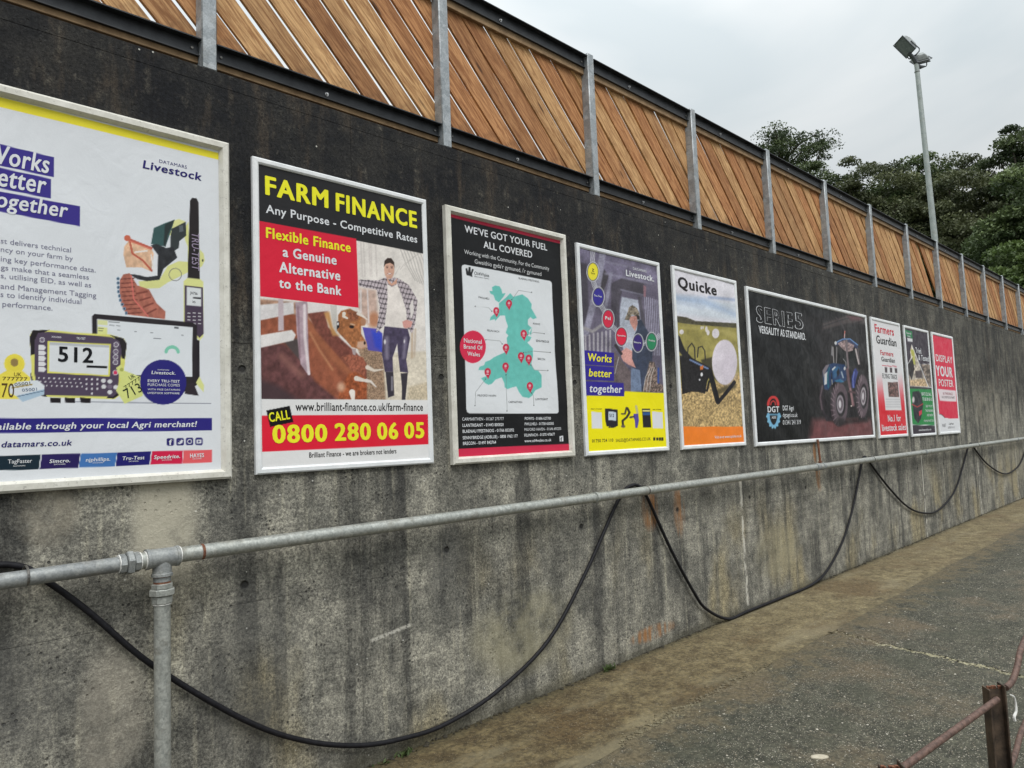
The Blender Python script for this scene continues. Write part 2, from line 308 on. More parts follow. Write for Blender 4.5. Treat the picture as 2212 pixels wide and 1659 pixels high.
M_PIPE = mat_galv('galvanised_pipe', (0.30, 0.315, 0.295), (0.43, 0.445, 0.415), 0.42, 0.45, 60, (0.17, 0.15, 0.11), 0.5)
M_FIT = mat_galv('malleable_fitting', (0.22, 0.235, 0.24), (0.30, 0.315, 0.31), 0.5, 0.3, 40)
M_RAIL = simple('weathered_dark_steel', (0.012, 0.014, 0.018), (0.034, 0.038, 0.044), 0.42, 0.2, 14)
M_BOLT = simple('bright_bolt', (0.5, 0.5, 0.5), (0.6, 0.6, 0.6), 0.3, 0.8)
M_WOOD = mat_wood()
M_BATT = simple('sawn_batten', (0.20, 0.125, 0.065), (0.33, 0.22, 0.12), 0.8, 0, 12)
M_HOSE = simple('black_rubber', (0.004, 0.004, 0.006), (0.011, 0.011, 0.014), 0.62, 0, 40, 0.3, 0.25)
M_STRAP = simple('steel_strap', (0.12, 0.12, 0.12), (0.24, 0.23, 0.21), 0.4, 0.6)
M_TAPE = simple('white_thread_tape', (0.62, 0.62, 0.60), (0.75, 0.75, 0.72), 0.6)
M_RUST = simple('flaking_rust', (0.10, 0.035, 0.018), (0.22, 0.095, 0.05), 0.85, 0, 60, 0.6)
M_REDOX = simple('red_oxide_painted_steel', (0.050, 0.027, 0.020), (0.150, 0.088, 0.068), 0.6, 0.1, 60, 0.9)
M_DKOX = simple('grimy_steel_section', (0.030, 0.022, 0.016), (0.105, 0.072, 0.048), 0.6, 0.2, 22, 0.6)
M_ALU = mat_frame('satin_aluminium', (0.66, 0.685, 0.70), (0.78, 0.80, 0.81), 0.25)
M_CREAM = mat_frame('weathered_cream_frame', (0.56, 0.55, 0.49), (0.72, 0.71, 0.65), 0.8)
M_LAMP = simple('cast_lamp_housing', (0.17, 0.19, 0.19), (0.27, 0.29, 0.285), 0.5, 0.3)
M_LDARK = simple('dark_lamp_bracket', (0.05, 0.06, 0.07), (0.10, 0.11, 0.12), 0.5, 0.3)
M_GLASS = simple('lamp_glass', (0.13, 0.15, 0.17), (0.20, 0.22, 0.24), 0.08)
M_POLE = mat_galv('galvanised_mast', (0.30, 0.345, 0.34), (0.37, 0.41, 0.40), 0.55, 0.2, 14)
M_STONE = simple('pale_stone', (0.30, 0.27, 0.20), (0.48, 0.44, 0.35), 0.8)
M_CHIP = NT('gravel_chips', 0.75); _v = M_CHIP.rand
_a = M_CHIP.n('ShaderNodeNewGeometry').outputs['Random Per Island']
M_CHIP.color(M_CHIP.mix(_a, (0.14, 0.125, 0.095), (0.50, 0.47, 0.40))); M_CHIP = M_CHIP.m
M_WEED = simple('weed_green', (0.028, 0.050, 0.012), (0.065, 0.095, 0.025), 0.6)
M_GRASS = simple('rough_grass', (0.04, 0.06, 0.02), (0.08, 0.10, 0.035), 0.9, 0, 3)
M_BARK = simple('bark', (0.045, 0.038, 0.030), (0.09, 0.078, 0.062), 0.9)
def mat_leaf(name, a, b):
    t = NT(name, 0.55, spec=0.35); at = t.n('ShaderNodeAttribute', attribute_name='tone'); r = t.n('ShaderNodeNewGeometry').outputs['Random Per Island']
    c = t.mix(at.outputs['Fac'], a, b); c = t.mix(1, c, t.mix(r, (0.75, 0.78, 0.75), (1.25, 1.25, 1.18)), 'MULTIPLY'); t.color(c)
    tr = t.n('ShaderNodeBsdfTranslucent'); t.put(tr.inputs[0], c); ms = t.n('ShaderNodeMixShader'); ms.inputs[0].default_value = 0.22
    t.t.links.new(t.b.outputs[0], ms.inputs[1]); t.t.links.new(tr.outputs[0], ms.inputs[2]); t.t.links.new(ms.outputs[0], t.out.inputs[0]); return t.m
# ------------------------------------------------------------------ setting
def gz(x): return -0.03+0.006*min(max(x, -30.0), 60.0)
def sheet(name, xs, ys, zf, mat, kind='structure'):
    V = [(x, y, zf(x, y)) for y in ys for x in xs]; n = len(xs)
    F = [(j*n+i, j*n+i+1, (j+1)*n+i+1, (j+1)*n+i) for j in range(len(ys)-1) for i in range(n-1)]
    return tag(mesh_obj(name, V, F, mat), kind=kind)
sheet('ground', [-600, -30, 60, 600], [-600, 3.60], lambda x, y: gz(x)-0.10, M_DIRT)
sheet('bank', [-600, 0, 60, 600], [3.69, 12, 60, 600], lambda x, y: 3.30 + (0 if y < 12 else 0.02*min(y-12, 100)), M_GRASS)
def jag(p, q, n, amp, rng):
    p = np.array(p); q = np.array(q); d = (q-p)/np.linalg.norm(q-p); nn = np.array([-d[1], d[0]]); out = []; w = 0
    for i in range(n+1):
        t = i/n; w = w*0.72+rng.normal()*amp*0.7; out.append(tuple(p+(q-p)*t+nn*(w if 0 < i < n else 0)))
    return out
def prism(name, poly, top, depth, mat, parent=None, kind=None):
    bm = bmesh.new(); vs = [bm.verts.new((x, y, gz(x)+top)) for x, y in poly]
    f = bm.faces.new(vs); 
    if f.normal.z < 0: f.normal_flip()
    r = bmesh.ops.extrude_face_region(bm, geom=[f])
    for v in [g for g in r['geom'] if isinstance(g, bmesh.types.BMVert)]: v.co.z -= depth
    bmesh.ops.recalc_face_normals(bm, faces=bm.faces[:]); bmesh.ops.triangulate(bm, faces=[x for x in bm.faces if len(x.verts) > 4])
    m = MB(); m.bm(bm); o = m.build(name, mat, parent)
    if kind: o['kind'] = kind
    return o
rg = np.random.default_rng(3)
pav = empty('yard_paving', (0, 0, 0)); pav['kind'] = 'structure'
# edge between stained strip and slabs
edge = jag((-8, 2.50), (5.70, 2.52), 150, 0.009, rg)+jag((5.70, 2.52), (30, 2.60), 200, 0.009, rg)[1:]
crk = jag((5.98, 2.50), (5.60, 1.0), 46, 0.016, rg)+jag((5.60, 1.0), (5.3, -8), 60, 0.012, rg)[1:]
ie = min(range(len(edge)), key=lambda i: abs(edge[i][0]-5.98))
EA = edge[:ie]; EB = edge[ie+1:]; g = 0.011
prism('concrete_slab', [(-8, -8)]+[(x, y-g) for x, y in EA]+[(x-g, y) for x, y in crk[1:]], 0.0, 0.09, M_SLAB, pav)
prism('concrete_slab', [(x, y-g*0.8) for x, y in EB]+[(30, -8)]+[(x+g*0.7, y) for x, y in crk[::-1][:-1]], 0.006, 0.09, M_SLAB, pav)
prism('apron_strip', [(-8, 3.366)]+edge+[(30, 3.366)], -0.006, 0.08, M_STRIP, pav)
prism('yard_surface', [(-60, -8.01), (-60, -60), (60, -60), (60, -8.01)], -0.004, 0.08, M_SLAB, pav)
prism('yard_surface', [(30.02, 3.36), (30.02, -7.98), (60, -7.98), (60, 3.36)], -0.004, 0.08, M_SLAB, pav)
prism('yard_surface', [(-60, 3.36), (-60, -7.98), (-8.02, -7.98), (-8.02, 3.36)], -0.004, 0.08, M_SLAB, pav)
# crumbled pale edge along the crack and along part of the strip
def crumbs(name, path, spread, n, mat, rmin, rmax, rng, parent=None, zoff=0.0):
    P = np.array(path); seg = np.linalg.norm(np.diff(P, axis=0), axis=1); cum = np.r_[0, np.cumsum(seg)]; V = []; F = []
    for i in range(n):
        s = rng.random()*cum[-1]; k = min(np.searchsorted(cum, s), len(cum)-1); k = max(k, 1); t = (s-cum[k-1])/max(seg[k-1], 1e-6)
        c = P[k-1]+(P[k]-P[k-1])*t+rng.normal(size=2)*spread; r = rmin+(rmax-rmin)*rng.random()**2.5
        stone(V, F, c[0], c[1], gz(c[0])+zoff, r, rng)
    return tag(mesh_obj(name, V, F, mat, parent), kind='stuff')
def stone(V, F, x, y, z, r, rng):
    a0 = rng.random()*6.28; b = len(V); e = 0.55+0.45*rng.random(); ca, sa = math.cos(rng.random()*3.1), math.sin(rng.random()*3.1)
    for k in range(5):
        a = a0+k*1.2566; q = r*(0.8+0.4*rng.random()); dx, dy = q*math.cos(a), q*math.sin(a)*e
        V.append((x+dx*ca-dy*sa, y+dx*sa+dy*ca, z-0.002))
    V.append((x, y, z+r*(0.18+0.3*rng.random())))
    for k in range(5): F.append((b+k, b+(k+1) % 5, b+5))
crumbs('crack_rubble', [p for p in crk[:46]], 0.020, 900, M_EDGE, 0.004, 0.016, rg, zoff=0.003)
crumbs('edge_rubble', [p for p in edge if 3.2 < p[0] < 4.9], 0.028, 900, M_EDGE, 0.004, 0.016, rg)
crumbs('wall_foot_debris', [(1.5, 3.355), (26, 3.355)], 0.014, 2200, M_DIRT, 0.004, 0.016, rg)
V = []; F = []
for i in range(7000):
    u = rg.random(); x = 1.3+13*u**1.6; y = -1.5+4.0*rg.random()**0.8
    stone(V, F, x, y, gz(x)+(0.006 if x > 5.75 else 0), 0.0022+0.0095*rg.random()**4, rg)
tag(mesh_obj('gravel_chips', V, F, M_CHIP), 'pale stone chips set in the dark yard concrete', kind='stuff')
# ------------------------------------------------------------------ retaining wall
wall = empty('retaining_wall', (8, WY, 0), 'long grey concrete retaining wall, soot black along its top, carrying all the posters', 'wall')
VJ = [-6.0, -3.2, -0.3, 2.145, 4.70, 6.24, 8.90, 11.48, 14.45, 17.30, 20.1, 23.0, 26.0, 30.0, 36.0, 44.0]
HJ = [-0.15, 0.93, 2.155, 3.398, 3.472]
for i in range(len(VJ)-1):
    for j in range(4):
        m = MB(); e = 0.0007; dy = random.uniform(-0.0008, 0.0008)
        m.box(VJ[i]+e, VJ[i+1]-e, WY+dy, WY+0.06, HJ[j]+(e if j else 0), HJ[j+1]-(e if j < 3 else 0), 0.0011)
        m.build('concrete_panel', M_WALL, wall)
m = MB(); m.box(-6, 44, WY+0.0605, WY+0.33, -0.15, 3.468); m.build('wall_core', M_WALL, wall)
# ------------------------------------------------------------------ timber screen on the wall
fence = empty('timber_screen_fence', (8, WY, 3.47), 'brown diagonal timber board screen between galvanised posts on top of the concrete wall', 'fence')
PX = [1.372+1.4735*n for n in range(-4, 16)]
for x in PX:
    m = MB(); m.box(x-0.037, x+0.037, WY+0.002, WY+0.078, 3.4725, 4.602, 0.006); autosmooth(m.build('post', M_GALV, fence))
for i in range(len(PX)-1):
    a, b = PX[i]+0.038, PX[i+1]-0.038
    for k, (zt, zb) in enumerate(((3.612, 3.537), (4.574, 4.486))):
        m = MB()   # steel angle: top flange out, web back
        m.box(a, b, WY+0.0, WY+0.040, zt-0.006, zt); m.box(a, b, WY+0.0405, WY+0.046, zb, zt); m.box(a, b, WY+0.028, WY+0.040, zb, zb+0.005)
        m.build('steel_rail', M_RAIL, fence)
        m = MB(); m.box(a, b, WY+0.047, WY+0.070, zb-(0.030 if k == 0 else 0.048), zt-0.012, 0.002); m.build('batten', M_BATT, fence)
        m = MB(); xb = a+(b-a)*(0.44 if k == 0 else 0.36); zz = (zt+zb)/2-0.008
        m.lathe((xb, WY+0.040, zz), (0, -1, 0), [(0, 0.011), (0.003, 0.011), (0.0031, 0.0065), (0.012, 0.0062), (0.0125, 0.003)], 10); m.build('bolt', M_BOLT, fence)
        for xe in (a+0.012, b-0.012):
            m = MB(); m.lathe((xe+(0.02 if xe < (a+b)/2 else -0.02), WY+0.040, zz+0.004), (0, -1, 0), [(0, 0.007), (0.006, 0.007), (0.0065, 0.004)], 6)
            m.build('bolt', M_STRAP, fence)
PITCH_B = 0.2235; zb0, zt0 = 3.485, 4.545; H = zt0-zb0
for k in range(-32, 96):
    xb = 3.138+PITCH_B*k+0.155                 # centre of the board where it meets z=3.64
    xc = xb-(4.015-3.64)                       # centre x at mid height (boards lean at 45 degrees)
    if xc < PX[0] or xc > PX[-1]: continue
    wdt = (0.1315 if xc < 3.0 else 0.1345)+random.uniform(-0.004, 0.0045)
    th = 0.0175+random.uniform(-0.001, 0.002); ang = math.radians(-45+random.uniform(-0.55, 0.55)); L = H/2/math.sin(math.radians(45))
    dx = random.uniform(-0.004, 0.004); yy = WY+0.0725+random.uniform(0, 0.004)
    if 12.55 < xc <= 12.7735: ang -= math.radians(5.0); dx -= 0.045; yy += 0.024
    if 12.7735 < xc <= 12.997: ang += math.radians(1.5); dx += 0.012
    # local board: long axis X, width Z; ends cut level
    hw = wdt/2; m = MB(); nseg = 8; vs = []; fs = []
    bow = random.uniform(-0.003, 0.003); cup = random.uniform(-0.0015, 0.0015)
    for s_ in range(nseg+1):
        u = -L+2*L*s_/nseg
        for (w_, y_) in ((-hw, 0), (0, cup), (hw, 0), (hw, th), (-hw, th)):
            uu = u+w_ if True else u                      # level end cut at 45 degrees
            vs.append((uu, y_, w_+bow*math.sin(math.pi*s_/nseg)))
        if s_:
            o_ = (s_-1)*5
            for q in range(5): fs.append((o_+q, o_+(q+1) % 5, o_+5+(q+1) % 5, o_+5+q))
    fs += [(4, 3, 2, 1, 0), tuple(nseg*5+q for q in range(5))]
    o = mesh_obj('board', vs, fs, M_WOOD); o.parent = fence
    o.rotation_euler = (0, -ang, 0); o.location = Vector((xc+dx, yy, (zb0+zt0)/2))-origin(fence)
# ------------------------------------------------------------------ pipe run
def pz(x): return 1.212+0.0029*(x-2.4)
PY = 3.268; R0 = 0.0325
pr = empty('galvanised_pipe_run', (1.113, PY, 0), 'galvanised steel pipe running along the wall below the posters with one upright leg', 'pipe')
m = MB(); m.tube([(x, PY, pz(x)) for x in (1.16, 2.5, 4.0)], R0, 20); autosmooth(m.build('pipe', M_PIPE, pr))
for a, b in ((4.0, 7.66), (7.66, 11.3), (11.3, 17.0), (17.0, 24.0), (24.0, 34.0)):
    m = MB(); m.tube([(x, PY, pz(x)) for x in (a+0.002, b)], R0, 20); autosmooth(m.build('pipe', M_PIPE, pr))
m = MB(); m.tube([(-3.0, PY, 1.160), (0.95, PY, 1.203)], R0-0.002, 20); autosmooth(m.build('pipe', M_FIT, pr))
for x, w_ in ((4.0, 0.03), (7.70, 0.085), (11.3, 0.05), (17.0, 0.06), (24.0, 0.06)):
    m = MB(); m.lathe((x-w_/2, PY, pz(x)), (1, 0, 0), [(0, R0), (0.002, R0+0.007), (w_-0.002, R0+0.007), (w_, R0)], 20); autosmooth(m.build('collar', M_FIT if w_ > 0.04 else M_PIPE, pr))
m = MB(); m.lathe((7.82, PY, pz(7.8)), (1, 0, 0), [(0, R0), (0.002, R0+0.006), (0.05, R0+0.006), (0.052, R0)], 20); autosmooth(m.build('collar', M_FIT, pr))
TX = 1.113; zt_ = pz(TX)
m = MB(); m.lathe((TX-0.066, PY, zt_-0.002), (1, 0, 0), [(0, 0.030), (0.0006, 0.043), (0.012, 0.043), (0.014, 0.040), (0.118, 0.040), (0.12, 0.043), (0.1314, 0.043), (0.132, 0.03)], 24)
m.lathe((TX, PY, zt_-0.01), (0, 0, -1), [(0, 0.036), (0.055, 0.038), (0.057, 0.042), (0.0675, 0.042), (0.068, 0.03)], 24); autosmooth(m.build('tee_fitting', M_FIT, pr))
def hexn(o, ax, h, r, name='union_nut', n=6, mat=None):
    m = MB(); m.lathe(o, ax, [(0, r*0.9), (h*0.12, r), (h*0.88, r), (h, r*0.9)], n); return m.build(name, mat or M_FIT, pr)
hexn((0.972, PY, 1.203), (1, 0, 0), 0.026, 0.050); hexn((0.945, PY, 1.202), (1, 0, 0), 0.026, 0.041, 'union_body', 8); hexn((0.999, PY, 1.204), (1, 0, 0), 0.024, 0.041, 'union_body', 8)
m = MB(); m.lathe((1.02, PY, 1.205), (1, 0, 0), [(0, 0.0335), (0.03, 0.0335)], 18); autosmooth(m.build('nipple', M_PIPE, pr))
for x in (0.943, 1.023, 1.043, TX+0.068):
    m = MB(); m.lathe((x, PY, 1.204 if x < 1.1 else pz(x)), (1, 0, 0), [(0, R0), (0.0005, R0+0.0045), (0.004, R0+0.0045), (0.0045, R0)], 18); m.build('thread_tape', M_TAPE, pr)
m = MB(); m.lathe((TX, PY, 1.134), (0, 0, -1), [(0, 0.0335), (0.034, 0.0335)], 18); autosmooth(m.build('nipple', M_RUST, pr))
m = MB(); m.lathe((TX, PY, 1.127), (0, 0, -1), [(0, 0.0342), (0.018, 0.0342)], 18); autosmooth(m.build('nipple', M_FIT, pr))
hexn((TX, PY, 1.101), (0, 0, -1), 0.022, 0.043, 'union_body', 8, M_PIPE); hexn((TX, PY, 1.079), (0, 0, -1), 0.028, 0.051, 'union_nut', 8, M_PIPE); hexn((TX, PY, 1.051), (0, 0, -1), 0.034, 0.042, 'union_body', 8, M_PIPE)
m = MB(); m.lathe((TX, PY, 1.018), (0, 0, -1), [(0, R0), (0.0005, R0+0.0045), (0.004, R0+0.0045), (0.0045, R0)], 18); m.build('thread_tape', M_TAPE, pr)
m = MB(); m.tube([(TX, PY, 1.014), (TX, PY, gz(TX)-0.01)], R0, 20); autosmooth(m.build('upright_pipe', M_PIPE, pr))
m = MB(); m.lathe((TX+0.16, PY, pz(1.3)), (1, 0, 0), [(0, R0+0.0002), (0.0003, R0+0.0012), (0.012, R0+0.0012), (0.0123, R0)], 18); m.build('rust_band', M_RUST, pr)
for x in (0.63, 4.615, 9.30, 14.07):
    zc = pz(x) if x > 1 else 1.203; m = MB(); pts = []
    for k in range(20):
        a = 2*math.pi*k/20; pts.append((x, PY+0.016+(R0+0.019)*math.cos(a), zc+0.002+(R0+0.0035)*math.sin(a)))
    m.tube(pts, 0.0045, 6, closed=True); m.build('strap', M_STRAP, pr)
# rusty rod from the pipe up behind the wide poster
m = MB(); m.tube([(7.90, PY+0.045, pz(8)-0.01), (7.90, PY+0.052, 1.38), (7.905, PY+0.060, 1.515)], 0.0125, 8)
m.lathe((7.90, PY+0.046, pz(8)+0.03), (0, 0, 1), [(0, 0.02), (0.02, 0.02), (0.022, 0.013)], 8)
autosmooth(m.build('rusty_rod', M_RUST, pr))
# ------------------------------------------------------------------ hose
HYB = WY-0.020; hp = []
def H_(x, z, y=None): hp.append((x, y if y else WY-0.03, z))
H_(-1.2, 1.26); H_(0.2, 1.258); H_(0.50, 1.255, HYB); H_(0.63, 1.232, HYB); H_(0.72, 1.158, HYB); H_(0.86, 1.018); H_(1.10, 0.752); H_(1.49, 0.418); H_(1.79, 0.232); H_(2.10, 0.113); H_(2.39, 0.063); H_(2.675, 0.055); H_(3.076, 0.130); H_(3.544, 0.331); H_(3.944, 0.701); H_(4.30, 1.10, WY-0.024); H_(4.44, 1.225, HYB)
H_(4.53, 1.258, HYB); H_(4.62, 1.252, HYB); H_(4.72, 1.171, HYB); H_(5.01, 0.712); H_(5.309, 0.327); H_(5.482, 0.163); H_(5.80, gz(5.8)+0.016, WY-0.04); H_(6.13, gz(6.1)+0.014, WY-0.045); H_(6.8, gz(6.8)+0.014, WY-0.05); H_(7.46, gz(7.4)+0.014, WY-0.045); H_(7.935, 0.105); H_(8.428, 0.372); H_(8.795, 0.723); H_(9.12, 1.14, WY-0.024)
H_(9.22, 1.245, HYB); H_(9.31, 1.262, HYB); H_(9.46, 1.17, HYB); H_(10.04, 0.817); H_(10.683, 0.525); H_(11.343, 0.384); H_(12.005, 0.372); H_(12.912, 0.600); H_(13.76, 1.16, WY-0.024)
H_(13.95, 1.26, HYB); H_(14.1, 1.27, HYB); H_(14.29, 1.16, HYB); H_(15.0, 0.869); H_(16.13, 0.640); H_(17.16, 0.697); H_(17.76, 0.869); H_(18.4, 1.18, WY-0.024); H_(18.6, 1.27, HYB); H_(18.9, 1.2, HYB); H_(20, 0.8); H_(21.5, 0.7); H_(23, 1.2)
m = MB(); m.tube(spline(hp, 6), 0.0128, 10)
tag(autosmooth(m.build('black_hose', M_HOSE), 60), 'long black rubber hose hanging in loops behind the galvanised pipe', 'hose')
# ------------------------------------------------------------------ posters
def vnoise(x, y, seed=0):
    xi = np.floor(x).astype(np.int64); yi = np.floor(y).astype(np.int64); fx = x-xi; fy = y-yi
    fx = fx*fx*(3-2*fx); fy = fy*fy*(3-2*fy)
    def h(a, b):
        n = (a*374761393+b*668265263+seed*1442695041) & 0x7fffffff; n = ((n ^ (n >> 13))*1274126177) & 0x7fffffff
        return ((n ^ (n >> 16)) & 0xffff)/65535.0
    return (h(xi, yi)*(1-fx)+h(xi+1, yi)*fx)*(1-fy)+(h(xi, yi+1)*(1-fx)+h(xi+1, yi+1)*fx)*fy
def fbm(x, y, seed=0, o=4):
    s = 0; a = 0.5
    for i in range(o): s = s+a*vnoise(x*2**i, y*2**i, seed+i*17); a *= 0.5
    return s/(1-0.5**o)
SY = 0.016           # sheet distance in front of the wall
def wrinkle(x, z, seed, amp=1.0):
    w = 0.0022*(fbm(x*2.3+seed*3.1, z*1.5, seed, 2)-0.5)+0.0010*np.sin((x*1.3+z*2.1)*7+seed+3*vnoise(x*2, z*2, seed))
    return w*amp
INKS = {}
def ink(c):
    if c not in INKS:
        t = NT('print_ink', 0.38); INKS[c] = mat_print(False, tuple(float(q) for q in lin(c)*0.88)); INKS[c].name = 'print_ink'
    return INKS[c]
GLY = {}
def text_mesh(s, bold, shear):
    k = (s, bold, shear)
    if k not in GLY:
        cu = bpy.data.curves.new('lettering', 'FONT'); cu.body = s; cu.size = 1.0; cu.resolution_u = 3; cu.fill_mode = 'FRONT'; cu.offset = 0.0 if (bold > 0.024 or 'M' in s) else min(bold, 0.012); cu.shear = shear
        if bold: cu.space_character = 1.0+bold*2.6
        ob = bpy.data.objects.new('tmp', cu); COL.objects.link(ob); bpy.context.view_layer.update()
        me = bpy.data.meshes.new_from_object(ob.evaluated_get(bpy.context.evaluated_depsgraph_get()))
        n = len(me.vertices); co = np.empty(n*3); me.vertices.foreach_get('co', co); co = co.reshape(-1, 3)
        fs = [tuple(p.vertices) for p in me.polygons]
        bpy.data.objects.remove(ob); bpy.data.curves.remove(cu); bpy.data.meshes.remove(me)
        if bold > 0.024:      # heavier faces: thin stacked layers shifted sideways
            b = bold*0.78; out = []; fo = []; n0 = len(co)
            for i_, (dx_, dy_) in enumerate(((0, 0), (-b, 0), (b, 0), (-b*0.7, b*0.45), (b*0.7, b*0.45), (-b*0.7, -b*0.45), (b*0.7, -b*0.45), (-b*0.35, b*0.5), (b*0.35, -b*0.5))):
                c_ = co.copy(); c_[:, 0] += dx_; c_[:, 1] += dy_; c_[:, 2] += 0.00007*i_; out.append(c_); fo += [tuple(q+n0*i_ for q in f) for f in fs]
            co = np.concatenate(out); fs = fo
        GLY[k] = (co, fs)
    return GLY[k]
class Poster:
    def __init__(s, quad, fw, fd, fmat, label, res, base, seed, amp=1.0, x0=None):
        off = -0.02
        q = [wp(a/0.8848, b/0.8848, off) for a, b in quad]
        s.x0 = (q[0][0]+q[3][0])/2 if x0 is None else x0; s.x1 = (q[1][0]+q[2][0])/2; s.z1 = (q[0][1]+q[1][1])/2; s.z0 = (q[2][1]+q[3][1])/2
        s.seed = seed; s.amp = amp; s.fw = fw
        s.root = empty('poster', ((s.x0+s.x1)/2, WY, s.z0), label, 'poster', 'framed advertising posters on the concrete wall')
        # frame: four mitred extrusions with a sloped face
        m4 = [(s.x0, s.z0), (s.x1, s.z0), (s.x1, s.z1), (s.x0, s.z1)]; prof = [(0, 0.002), (0, fd*0.75), (fw*0.22, fd), (fw*0.72, fd), (fw*0.97, SY+0.004), (fw, SY-0.002), (fw, 0.002)]
        for i in range(4):
            a, b = m4[i], m4[(i+1) % 4]; d = np.array(b)-np.array(a); d = d/np.linalg.norm(d); nrm = np.array([-d[1], d[0]]); vs = []; n = len(prof)
            for P_, sg in ((a, 1), (b, -1)):
                for (w_, h_) in prof:
                    p = np.array(P_)+nrm*w_+d*w_*sg+d*sg*0.0003; vs.append((p[0], WY-h_, p[1]))
            fs = [(k, (k+1) % n, n+(k+1) % n, n+k) for k in range(n)]+[tuple(range(n))[::-1], tuple(range(n, 2*n))]
            mesh_obj('frame_rail', vs, fs, fmat, s.root)
        ix0, ix1, iz0, iz1 = s.x0+fw*0.93, s.x1-fw*0.93, s.z0+fw*0.93, s.z1-fw*0.93; s.i = (ix0, ix1, iz0, iz1)
        nx = int((ix1-ix0)/res)+2; nz = int((iz1-iz0)/res)+2
        gx, gz_ = np.meshgrid(np.linspace(ix0, ix1, nx), np.linspace(iz0, iz1, nz)); s.gx = gx.ravel(); s.gz = gz_.ravel(); s.nx = nx; s.nz = nz
        d = np.stack([s.gx-CAM[0], np.full(s.gx.shape, WY-SY), s.gz-CAM[2]], 1)
        f = d@CF; s.px = ((d@CR)/f*FPX+1106)/0.8848; s.py = (-(d@CU)/f*FPX+829.5)/0.8848
        s.img = np.tile(np.array(base, float), (len(s.gx), 1)); s.z = Zm(0, 0, 1); s.layer = 0
        s.sheet = None
    # ---- raster art in the sheet's colour grid
    def put(s, m, c, sel=None):
        c = np.array(c, float)
        if sel is None: s.img = s.img*(1-m[:, None])+c*m[:, None]
        else:
            mm = m[:, None]; s.img[sel] = s.img[sel]*(1-mm)+(c if c.ndim == 1 else c[sel])*mm
    def bb(s, pts, pad):
        a = np.array(pts); return np.nonzero((s.px > a[:, 0].min()-pad) & (s.px < a[:, 0].max()+pad) & (s.py > a[:, 1].min()-pad) & (s.py < a[:, 1].max()+pad))[0]
    def P(s, pts, c, soft=1.2, op=1.0, tex=0.0, ts=8.0):
        pts = [s.z(*p) for p in pts]; sel = s.bb(pts, soft+1)
        if not len(sel): return s
        x, y = s.px[sel], s.py[sel]; ins = np.zeros(len(sel), bool); dm = np.full(len(sel), 1e9); n = len(pts)
        for i in range(n):
            (x1, y1), (x2, y2) = pts[i], pts[(i+1) % n]
            if y1 != y2: ins ^= ((y1 > y) != (y2 > y)) & (x < (x2-x1)*(y-y1)/(y2-y1)+x1)
            dx, dy = x2-x1, y2-y1; L = dx*dx+dy*dy+1e-9; t = np.clip(((x-x1)*dx+(y-y1)*dy)/L, 0, 1)
            dm = np.minimum(dm, (x-x1-t*dx)**2+(y-y1-t*dy)**2)
        sd = np.where(ins, 1, -1)*np.sqrt(dm); m = np.clip(sd/soft+0.5, 0, 1)*op; s.tx(m, c, sel, tex, ts); return s
    def tx(s, m, c, sel, tex, ts):
        col = np.tile(np.array(c, float), (len(sel), 1))
        if tex: col = col*(1+tex*(fbm(s.px[sel]/ts, s.py[sel]/ts*0.8, s.seed, 4)-0.5)[:, None]*2)
        mm = m[:, None]; s.img[sel] = s.img[sel]*(1-mm)+np.clip(col, 0, 255)*mm
    def L(s, pts, w, c, soft=1.0, op=1.0, tex=0.0, ts=6.0, w2=None):
        p0 = s.z(0, 0); p1 = s.z(1, 0); k = abs(p1[0]-p0[0]); pts = [s.z(*p) for p in pts]; w = w*k/2; w2 = w if w2 is None else w2*k/2; sel = s.bb(pts, max(w, w2)+soft+1)
        if not len(sel): return s
        x, y = s.px[sel], s.py[sel]; dm = np.full(len(sel), -1e9); n = len(pts)-1
        for i in range(n):
            (x1, y1), (x2, y2) = pts[i], pts[i+1]; dx, dy = x2-x1, y2-y1; LL = dx*dx+dy*dy+1e-9; t = np.clip(((x-x1)*dx+(y-y1)*dy)/LL, 0, 1)
            ww = w+(w2-w)*(i+t)/n; dm = np.maximum(dm, ww-np.sqrt((x-x1-t*dx)**2+(y-y1-t*dy)**2))
        s.tx(np.clip(dm/soft+0.5, 0, 1)*op, c, sel, tex, ts); return s
    def E(s, x, y, rx, ry, c, soft=1.2, op=1.0, tex=0.0, ts=6.0):
        k = abs(s.z(1, 0)[0]-s.z(0, 0)[0]); cx, cy = s.z(x, y); rx *= k; ry *= k; sel = s.bb([(cx-rx, cy-ry), (cx+rx, cy+ry)], soft+1)
        if not len(sel): return s
        d = np.sqrt(((s.px[sel]-cx)/rx)**2+((s.py[sel]-cy)/ry)**2); s.tx(np.clip((1-d)*min(rx, ry)/soft+0.5, 0, 1)*op, c, sel, tex, ts); return s
    def grain(s, k=0.14):
        g = k*(fbm(s.px/2.2, s.py/2.2, s.seed+5, 3)-0.5)+k*1.3*(fbm(s.px/24, s.py/30, s.seed+9, 3)-0.5); s.img = s.img*(1+g[:, None]); return s
    def finish(s):
        nx, nz = s.nx, s.nz; W_ = wrinkle(s.gx, s.gz, s.seed, s.amp)
        V = np.stack([s.gx-s.root.location.x, -SY+W_, s.gz-s.root.location.z], 1)
        j, i = np.meshgrid(np.arange(nz-1), np.arange(nx-1), indexing='ij'); a = (j*nx+i).ravel()
        F = np.stack([a, a+1, a+nx+1, a+nx], 1)
        me = bpy.data.meshes.new('poster_sheet'); me.vertices.add(len(V)); me.vertices.foreach_set('co', V.ravel())
        me.loops.add(F.size); me.loops.foreach_set('vertex_index', F.ravel().astype(np.int32)); me.polygons.add(len(F))
        me.polygons.foreach_set('loop_start', np.arange(0, F.size, 4, dtype=np.int32)); me.polygons.foreach_set('use_smooth', np.ones(len(F), bool))
        me.update(); me.validate()
